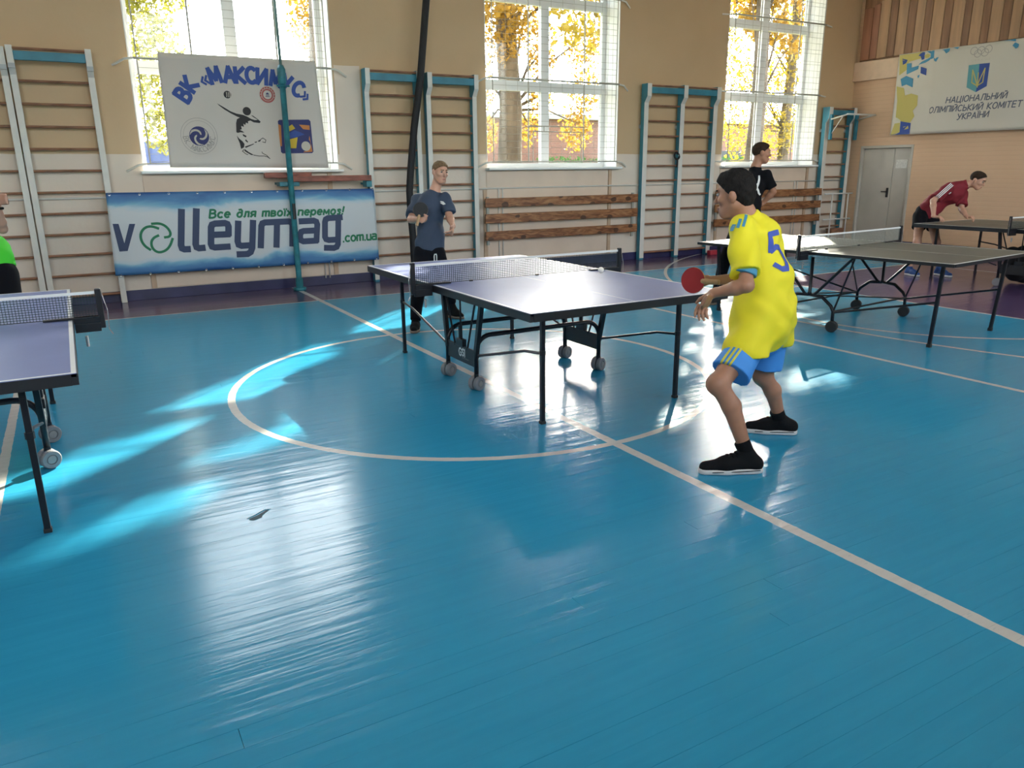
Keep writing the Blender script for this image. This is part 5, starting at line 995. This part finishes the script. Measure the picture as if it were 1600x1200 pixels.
Q = MB(); disc(Q, rc_, rr_*.80, F1(.0042), r0=rr_*.74)
for k in range(11):
    a = math.radians(200-k*22); stroke(Q, [(rc_[0]+rr_*.86*math.cos(a), rc_[1]+rr_*.86*math.sin(a)), (rc_[0]+rr_*.93*math.cos(a), rc_[1]+rr_*.93*math.sin(a))], .004, F1(.0042))
Q.build('red_emblem_text', 'ink_cream', sheet)
Q = MB(); poly(Q, [(rc_[0]+x*rr_, rc_[1]+z*rr_) for x, z in ((-.22, .12), (0, .28), (.22, .12), (.16, .05), (-.16, .05))], F1(.004)); stroke(Q, [(rc_[0]-rr_*.2, rc_[1]-rr_*.05), (rc_[0]+rr_*.2, rc_[1]-rr_*.05)], .004, F1(.004)); stroke(Q, [(rc_[0]-rr_*.25, rc_[1]-rr_*.22), (rc_[0]+rr_*.25, rc_[1]-rr_*.22)], .004, F1(.004)); Q.build('red_emblem_mark', 'ink_navy', sheet)
ec = PR['emb'][0]; r1 = abs(PR['emb'][1][0]-ec[0]); Q = MB(); disc(Q, ec, r1, F1(.003)); Q.build('round_emblem', 'ink_navy', sheet)
Q = MB(); disc(Q, ec, r1*1.87, F1(.003), 40, r1*1.83); disc(Q, ec, r1*1.60, F1(.003), 40, r1*1.57)
tx = 'ВК МАКСИМУС'; n_ = len(tx)
for k, c in enumerate(tx):
    if c == ' ': continue
    a = math.radians(188+k*164/(n_-1)); p = Vector((ec[0]+r1*1.36*math.cos(a), ec[1]+r1*1.36*math.sin(a))); u = -Vector((math.cos(a), math.sin(a))); d = Vector((u.y, -u.x))
    for st in GL[c][1]: stroke(Q, [tuple(p+d*((x-.3)*.055)+u*((z-.5)*.062)) for x, z in st], .0042, F1(.003))
Q.build('round_emblem_text', 'ink_grey', sheet)
Q = MB()
for s_ in range(3):
    for o_ in (.30, .55, .78):
        a0 = math.radians(120*s_+20); pts = []
        for i in range(9):
            t = i/8*1.9; r = .25+.68*i/8; pts.append((ec[0]+r1*r*math.cos(a0+t+o_*.9), ec[1]+r1*r*math.sin(a0+t+o_*.9)))
        stroke(Q, pts, .0038, F1(.0042))
Q.build('round_emblem_seams', 'ink_cream', sheet)
cols = ['ink_navy', 'ink_yellow', 'ink_yellow', 'ink_orange', 'ink_orange', 'ink_blue', 'ink_orange']
for i, (q, c) in enumerate(zip(PR['sq'], cols)):
    Q = MB(); poly(Q, q, F1c(.0008*(i > 0))); Q.build('square_logo' if i == 0 else 'square_logo_shape', c, sheet)
sb_ = PR['sqball']; Q = MB(); disc(Q, sb_[0], abs(sb_[1][0]-sb_[0][0]), F1c(.0016)); Q.build('square_logo_shape', 'ink_navy', sheet); Q = MB(); disc(Q, sb_[2], abs(sb_[3][0]-sb_[2][0]), F1c(.0024)); Q.build('square_logo_shape', 'ink_cream', sheet)
for x in (1.22, 1.46, 2.55, 2.82, 3.08): MB().tube(arcpts((x, WY-.12, 2.955), .016, 0, 6.28, 8, (0, 1, 0), (0, 0, 1)), .003, 5).build('tie', 'rod_white', bn)
# ---- long shop banner tied between the wall bars
m, n, l, b = nodemat('wave_banner'); MATS['wave_banner'] = m; g = NG(m); (px, py, pz), P = g.pos()
wv = g.op('MULTIPLY', g.op('SUBTRACT', g.noise(1.1, 4, P, (1, 1, 2.6), dist=.8), .5), .34)
v_ = g.op('ABSOLUTE', g.op('SUBTRACT', pz, .832)); t_ = g.op('ADD', v_, wv)
rp = n.new('ShaderNodeValToRGB'); e = rp.color_ramp.elements; e[0].position = .27; e[0].color = (.55, .57, .58, 1); e[1].position = .50; e[1].color = (.022, .085, .25, 1)
for ps_, c in ((.315, (.44, .54, .60, 1)), (.35, (.17, .38, .52, 1)), (.40, (.06, .20, .40, 1))): q = rp.color_ramp.elements.new(ps_); q.color = c
l.new(t_, rp.inputs['Fac']); l.new(rp.outputs['Color'], b.inputs['Base Color']); b.inputs['Roughness'].default_value = .5
wob2 = lambda x, z: .004*math.sin(x*4.3+z*2)+.002*math.sin(x*8-z*5)+.004*math.sin(z*4+x*.7)
F2 = lambda o: (lambda x, z: (x, WY-.245+wob2(x, z)-o*1.6, z))
sb2 = thing('shop_banner', (.4, WY-.25, .33), 0, 'long blue and white volleymag shop banner hung low between wall bars', 'banner')
sb2['label'] = 'long blue and white shop banner with green swirl hung low between wall bars'
sh2 = cloth_sheet('cloth', PR['corn2'], F2(0), 'wave_banner', sb2, 90, 24)
Q = MB()
for q in PR['vol_poly']: poly(Q, q, F2(.003))
Q.build('letter', 'ink_slate', sh2)
for grp in ((0,), (1,), (2,), (3, 4), (5, 6), (7,), (8, 9)):
    Q = MB()
    for gi in grp:
        q = PR['vol'][gi]; R_ = []
        for a, c in zip(q, q[1:]):
            a, c = Vector(a), Vector(c); k = max(1, int((c-a).length/.08)); R_ += [tuple(a.lerp(c, i/k)) for i in range(k)]
        R_.append(q[-1]); stroke(Q, R_, .040, F2(.003))
    Q.build('letter', 'ink_slate', sh2)
Q = MB()
def chaikin(q, n):
    for _ in range(n):
        r = [q[0]]
        for a, c in zip(q, q[1:]): r += [(a[0]*.75+c[0]*.25, a[1]*.75+c[1]*.25), (a[0]*.25+c[0]*.75, a[1]*.25+c[1]*.75)]
        q = r+[q[-1]]
    return q
for q in [chaikin(q, 2) for q in PR['swirl']]: stroke(Q, q, .015, F2(.003))
Q.build('swirl', 'ink_green', sh2)
put_text('Все для твоїх перемог!', PR['slogan'][0], PR['slogan'][1], .098, .0125, F2(.003), .22, .16, 'ink_green', sh2); put_text('.com.ua', PR['comua'][0], PR['comua'][1], .115, .0125, F2(.003), .18, .05, 'ink_green', sh2)
for k in range(11):
    for z in (1.31, .352):
        x = .46+.328*k; MB().tube(arcpts((x, WY-.252+wob2(x, z), z), .011, 0, 6.28, 8, (1, 0, 0), (0, 0, 1)), .003, 5).build('eyelet', 'chrome', sb2)
# ---- committee banner on the end wall
m, n, l, b = nodemat('white_banner'); MATS['white_banner'] = m; g = NG(m); (px, py, pz), P = g.pos()
l.new(g.mix(g.noise(1.2, 3, P), (.56, .52, .44), (.63, .59, .51)), b.inputs['Base Color']); b.inputs['Roughness'].default_value = .6
wob3 = lambda y, z: .008*math.sin(y*4.1)+.006*math.sin(z*5+y*2)+.010*math.exp(-((y-9.02-.05*(z-2.8))/.02)**2)
F3 = lambda o: (lambda y, z: (EX-.095+wob3(y, z)-o, y, z))
cb_ = thing('committee_banner', (EX-.1, 8.2, 2.1), 0, 'white committee banner with rings and blue shield on the end wall', 'banner')
sh3 = cloth_sheet('cloth', [(9.735, 3.545), (6.70, 3.525), (6.70, 2.105), (9.735, 2.11)], F3(0), 'white_banner', cb_, 80, 24)
cm = dict(y='ink_olive', b='ink_sky', t='ink_sky', p='ink_pale')
for i, (c, q) in enumerate(PR['pat']):
    Q = MB(); poly(Q, [(min(u, 9.73), min(max(v, 2.115), 3.53)) for u, v in q], F3(.003+.0003*i)); Q.build('pattern_shape', cm[c] if not (c == 'b' and i % 2) else 'ink_blue', sh3)
rg_ = PR['rings']; rr_ = abs(rg_[5][0]-rg_[0][0]); Q = MB()
for c in rg_[:5]: disc(Q, c, rr_*1.06, F3(.003), 28, rr_*.9)
Q.build('ring_emblem', 'ink_grey', sh3)
put_text('UKRAINE', PR['ukr'][0], PR['ukr'][1], .030, .0028, F3(.003), .5, 0, 'ink_cream', sh3)
Q = MB(); poly(Q, PR['shieldL'], F3(.003)); o = Q.build('shield', 'ink_teal', sh3); Q = MB(); poly(Q, PR['shieldR'], F3(.0031)); Q.build('shield', 'ink_blue', sh3)
Q = MB()
for q in PR['trident']: stroke(Q, q, .009, F3(.0045))
Q.build('trident', 'ink_olive', sh3)
for s_, a in (('НАЦІОНАЛЬНИЙ', 't1'), ('ОЛІМПІЙСЬКИЙ КОМІТЕТ', 't2'), ('УКРАЇНИ', 't3')): put_text(s_, PR[a][0], PR[a][1], .095, .0085, F3(.003), .22, .14, 'ink_dgrey', sh3)
# ================================================================== OUTDOORS
mat('yard', (.22, .19, .13), .9, var=.3, vscale=.6)
gd = MB().box(-40, 70, WY+.5, 80, -1.0, -.4).build('ground', mat('yard_grass', (.20, .20, .07), .95, var=.45, vscale=.8)); gd['kind'] = 'structure'
gs = MB().box(-40, 60, -60, SY-.52, -1.0, -.4)
gs = gs.build('ground_south', mat('pale_paving', (.45, .43, .40), .9, var=.1, vscale=.8)); gs['kind'] = 'structure'
# brick outbuilding beyond the yard
bld = thing('outbuilding', (17, 24, -.4), 0, 'low red brick outbuilding across the yard seen through the middle window', 'building')
m, n, l, b = nodemat('brick_red'); MATS['brick_red'] = m; tcn = n.new('ShaderNodeTexCoord'); bt_ = n.new('ShaderNodeTexBrick'); mp_ = n.new('ShaderNodeMapping'); mp_.inputs['Rotation'].default_value = (math.pi/2, 0, 0); l.new(tcn.outputs['Object'], mp_.inputs[0]); l.new(mp_.outputs[0], bt_.inputs['Vector'])
bt_.inputs['Color1'].default_value = (.17, .065, .045, 1); bt_.inputs['Color2'].default_value = (.22, .09, .06, 1); bt_.inputs['Mortar'].default_value = (.24, .19, .16, 1); bt_.inputs['Scale'].default_value = 4; l.new(bt_.outputs[0], b.inputs['Base Color'])
MB().box(11.5, 32, 24, 28, -.4, 3.25).build('wall', 'brick_red', bld); MB().box(11.3, 32.2, 23.7, 28.3, 3.25, 3.42).build('roof', mat('sheet_grey', (.42, .46, .50), .4), bld)
for x in (19, 23.5, 28): MB().box(x, x+1.2, 23.95, 24, .8, 2.2).build('window', mat('dark_pane', (.05, .06, .07), .2), bld)
fn = thing('metal_fence', (2, 24, -.4), 0, 'blue sheet metal fence across the yard behind the club banner window', 'fence')
for k in range(16): MB().box(-6+k*1.0, -5.02+k*1.0, 24, 24.05, -.4, 2.4).build('panel', mat('fence_blue', (.05, .09, .26), .5), fn)
hg_ = thing('hedge', (14, 23, -.4), 0, 'clipped green hedge in front of the brick outbuilding', 'hedge')
# ---- trees: leaves are small bent blades; gaps in the crowns let sunbeams through
def leaf_mesh(name, C, size, rg, mcol):
    n = len(C); a = rg.normal(size=(n, 3)); a /= np.linalg.norm(a, axis=1)[:, None]; b = rg.normal(size=(n, 3)); b -= a*(a*b).sum(1)[:, None]; b /= np.linalg.norm(b, axis=1)[:, None]
    s = size*rg.uniform(.7, 1.3, (n, 1)); q = [C-a*s, C+b*s*.55, C+a*s, C-b*s*.55]
    v = np.stack(q, 1).reshape(-1, 3); me = bpy.data.meshes.new(name)
    me.vertices.add(4*n); me.vertices.foreach_set('co', v.astype(np.float32).ravel()); me.loops.add(4*n); me.loops.foreach_set('vertex_index', np.arange(4*n, dtype=np.int32))
    me.polygons.add(n); me.polygons.foreach_set('loop_start', np.arange(0, 4*n, 4, dtype=np.int32)); me.polygons.foreach_set('loop_total', np.full(n, 4, np.int32)); me.update(calc_edges=True); me.validate()
    me.materials.append(MATS[mcol]); return me
for nm, c1, c2 in (('leaf_yellow', (.34, .23, .02), (.27, .24, .03)), ('leaf_gold', (.26, .14, .015), (.34, .22, .03)), ('leaf_green', (.13, .17, .02), (.30, .26, .03)), ('hedge_green', (.05, .16, .03), (.09, .22, .05))):
    m, n, l, b = nodemat(nm); MATS[nm] = m; g = NG(m); (px, py, pz), P = g.pos(); c = g.mix(g.noise(4, 2, P), c1, c2); l.new(c, b.inputs['Base Color']); b.inputs['Roughness'].default_value = .6
    tl_n = n.new('ShaderNodeBsdfTranslucent'); l.new(c, tl_n.inputs['Color']); ms = n.new('ShaderNodeMixShader'); ms.inputs[0].default_value = .5; l.new(b.outputs[0], ms.inputs[1]); l.new(tl_n.outputs[0], ms.inputs[2]); l.new(ms.outputs[0], n['Material Output'].inputs['Surface'])
mat('bark', (.085, .070, .055), .9, var=.55, vscale=2.2, bump=.8, bscale=9, stretch=(1, 1, .5))
# patches of floor (x, y) that the sun reaches between the leaves
LIT = [[(-.24, 4.79), (.37, 5.07), (.64, 5.04), (.38, 4.64), (.04, 4.22), (-.28, 4.07), (-.9, 3.9), (-.9, 4.4), (-.28, 4.6)],
 [(.74, 4.60), (1.05, 4.76), (1.06, 4.55), (.82, 4.31), (.35, 3.75), (.14, 3.60), (-.06, 3.56), (-.10, 3.62), (.0, 3.78), (.25, 4.06), (.45, 4.38)],
 [(.15, 5.25), (.99, 6.10), (1.55, 6.65), (1.9, 6.90), (1.9, 6.45), (1.43, 6.00), (1.11, 5.45), (.86, 5.45), (.54, 5.30)],
 [(2.1, 7.15), (2.78, 7.87), (3.25, 8.28), (3.76, 8.32), (4.36, 8.31), (4.46, 7.91), (3.76, 7.50), (2.75, 7.02), (2.24, 7.05)],
 [(5.0, 3.62), (5.0, 3.95), (4.7, 3.85), (4.6, 3.62)],
 [(9.54, 7.97), (10.37, 8.37), (9.16, 7.29), (8.76, 7.24)],
 [(5.18, 4.88), (6.79, 5.63), (7.34, 5.21), (5.87, 4.05), (5.25, 3.95), (5.15, 4.3)],
 [(1.15, 5.09), (1.5, 5.25), (1.3, 4.60), (1.05, 4.58)], [(-1.8, 5.5), (-1.1, 5.35), (-1.1, 4.95), (-1.8, 4.8)]]
def in_poly(x, y, P):
    r = np.zeros(len(x), bool); j = len(P)-1
    for i in range(len(P)):
        xi, yi = P[i]; xj, yj = P[j]; c = ((yi > y) != (yj > y)) & (x < (xj-xi)*(y-yi)/((yj-yi) if yj != yi else 1e-9)+xi); r ^= c; j = i
    return r
def thin_out(C, rg, jit=.02):
    L = C[:, 2]/math.tan(SUN_EL); x = C[:, 0]-SUN_AZ[0]*L+rg.normal(0, jit, len(C)); y = C[:, 1]-SUN_AZ[1]*L+rg.normal(0, jit, len(C))
    lit = np.zeros(len(C), bool)
    for P in LIT:
        for dx, dy in ((0, 0), (.05, 0), (-.05, 0), (0, .05), (0, -.05)): lit |= in_poly(x+dx, y+dy, P)
    return C[~lit]
def tree(label, x, y, h, tr, clumps, nl, leafm, size=.075, seed=1, drape=0.0, lean=(0, 0)):
    rg = np.random.default_rng(seed); t = thing('tree', (x, y, -.4), 0, label, 'tree', 'autumn trees in the yard')
    pts = [(x+lean[0]*k/6+.08*math.sin(k*1.7+seed), y+lean[1]*k/6, -.4+h*k/6) for k in range(7)]
    MB().tube(pts, [tr*(1.25 if k == 0 else 1-.085*k) for k in range(7)], 14).build('trunk', 'bark', t, smooth=True)
    C = []
    for i, (cx, cy, cz, r) in enumerate(clumps):
        k = min(5, max(2, int(6*(cz-1.0)/h))) if h > 1 else 3; p0 = Vector(pts[k]); p1 = Vector((cx, cy, cz))
        MB().tube([p0, p0.lerp(p1, .5)+Vector((0, 0, .2)), p1], [tr*.16, tr*.09, tr*.03], 7).build('branch', 'bark', t, smooth=True)
        n = int(nl*r**2.2); d = rg.normal(size=(n, 3)); d /= np.linalg.norm(d, axis=1)[:, None]; rad = r*rg.uniform(.25, 1, n)**.6
        d[:, 2] *= (.8+drape); C.append(np.array([cx, cy, cz])+d*rad[:, None]-np.array([0, 0, 1])*drape*rg.uniform(0, .8, n)[:, None])
    C = thin_out(np.concatenate(C), rg)
    o = link('foliage', leaf_mesh('foliage', C-np.array(t.location), size, rg, leafm), t); o['kind'] = 'stuff'
    return t
def ray_pt(x, y, out):  # point 'out' metres along the sunbeam beyond the window wall that ends on floor point (x, y)
    L = (WY-y)/SUN_AZ[1]+out; return (x+SUN_AZ[0]*L, y+SUN_AZ[1]*L, L*math.tan(SUN_EL))
def crown(x0, x1, y0, y1, out, r, n, seed):
    rr = random.Random(seed); return [(*ray_pt(rr.uniform(x0, x1), rr.uniform(y0, y1), out+rr.uniform(-1.2, 1.2)), r*rr.uniform(.8, 1.2)) for _ in range(n)]
def window_crown(x0, out, seed, r=.95, nx=3, nz=5):
    """clumps that stand in the sunbeams of one window, 'out' metres outside the wall"""
    rr = random.Random(seed); Cl = []
    for i in range(nx):
        for j in range(nz):
            wx = x0-.2+(WINW+.4)*(i+.5)/nx+rr.uniform(-.2, .2); wz = 1.5+4.8*(j+.5)/nz+rr.uniform(-.25, .25); o = out+rr.uniform(-.8, .8)
            Cl.append((wx+SUN_AZ[0]*o, WY+SUN_AZ[1]*o, wz+math.tan(SUN_EL)*o, r*rr.uniform(.85, 1.15)))
    return Cl
tree('thick-trunked autumn tree with golden leaves filling the left of the middle window', 9.62, 17.0, 10.0, .33,
     [(9.2, 16.6, 4.9, .7), (10.3, 17.3, 5.3, .65), (10.55, 17.0, 4.3, .42), (10.6, 17.1, 3.4, .36), (9.0, 17.4, 3.6, .5), (9.3, 17.6, 2.6, .4), (10.4, 17.4, 2.7, .32), (12.5, 18.0, 4.9, .62), (12.7, 18.2, 3.7, .55), (12.35, 18.1, 2.75, .5), (11.1, 18, 4.4, .16), (11.4, 18, 5.0, .2), (9.4, 17, 6.2, .8), (10.4, 17.2, 6.6, .8), (12.6, 17.6, 6.3, .8), (11.6, 17.2, 7.0, .7), (9.8, 17, 7.6, .9), (11.0, 17.3, 8.2, .9), (12.4, 17.4, 7.7, .9), (9.6, 17.2, 9.0, .9), (12.0, 17.2, 9.2, .9)], 2600, 'leaf_gold', .055, 11, .35)
tree('yellow-green autumn tree at the left of the club banner window', 1.2, 18.5, 8.0, .16,
     [(1.55, 17.6, 5.6, .85), (1.75, 17.8, 4.4, .7), (1.9, 17.7, 3.3, .6), (1.95, 18.0, 2.5, .45), (2.5, 18.2, 5.2, .35), (2.45, 18.0, 3.9, .25)], 3000, 'leaf_green', .055, 12, .25)
tree('golden tree behind the upper right of the club banner window', 6.2, 19.0, 9.0, .2, [(5.6, 18.6, 5.6, .8), (5.8, 18.6, 4.4, .6), (5.3, 18.4, 4.9, .5), (5.75, 18.6, 3.4, .45), (5.0, 18.5, 5.9, .4)], 1700, 'leaf_gold', .055, 13, .3)
tree('slender autumn tree with dark trunk in the right window', 19.3, 17.0, 9.0, .19,
     [(17.3, 17.0, 5.6, .75), (18.6, 17.2, 5.9, .8), (19.6, 17.0, 4.6, .9), (18.4, 17.2, 4.1, .75), (17.2, 17.3, 4.3, .6), (17.4, 17.4, 3.0, .6), (18.8, 17.0, 2.7, .8), (20.2, 17.2, 3.2, .7), (19.9, 17.2, 5.8, .8), (18.0, 17.5, 2.2, .5), (16.9, 17.6, 5.4, .5)], 1500, 'leaf_yellow', .055, 14, .3)
tree('tall golden autumn tree standing left of the thick-trunked tree', 4.9, 16.4, 11, .24, window_crown(WINL[1], 6.5, 21), 420, 'leaf_gold', .10, 21)
tree('tall yellow autumn tree between the thick-trunked and the slender tree', 11.8, 15.6, 11, .22, window_crown(WINL[2], 7.0, 22), 430, 'leaf_yellow', .10, 22)
tree('tall golden autumn tree near the wall before the slender dark-trunked tree', 16.3, 15.4, 11, .24, window_crown(WINL[3], 7.0, 23), 430, 'leaf_gold', .10, 23)
rg = np.random.default_rng(5); Ch = np.stack([rg.uniform(14, 24, 5000), rg.uniform(22.2, 23.0, 5000), rg.uniform(-.4, 1.95, 5000)], 1)
o = link('foliage', leaf_mesh('foliage', Ch-np.array(hg_.location), .07, rg, 'hedge_green'), hg_); o['kind'] = 'stuff'
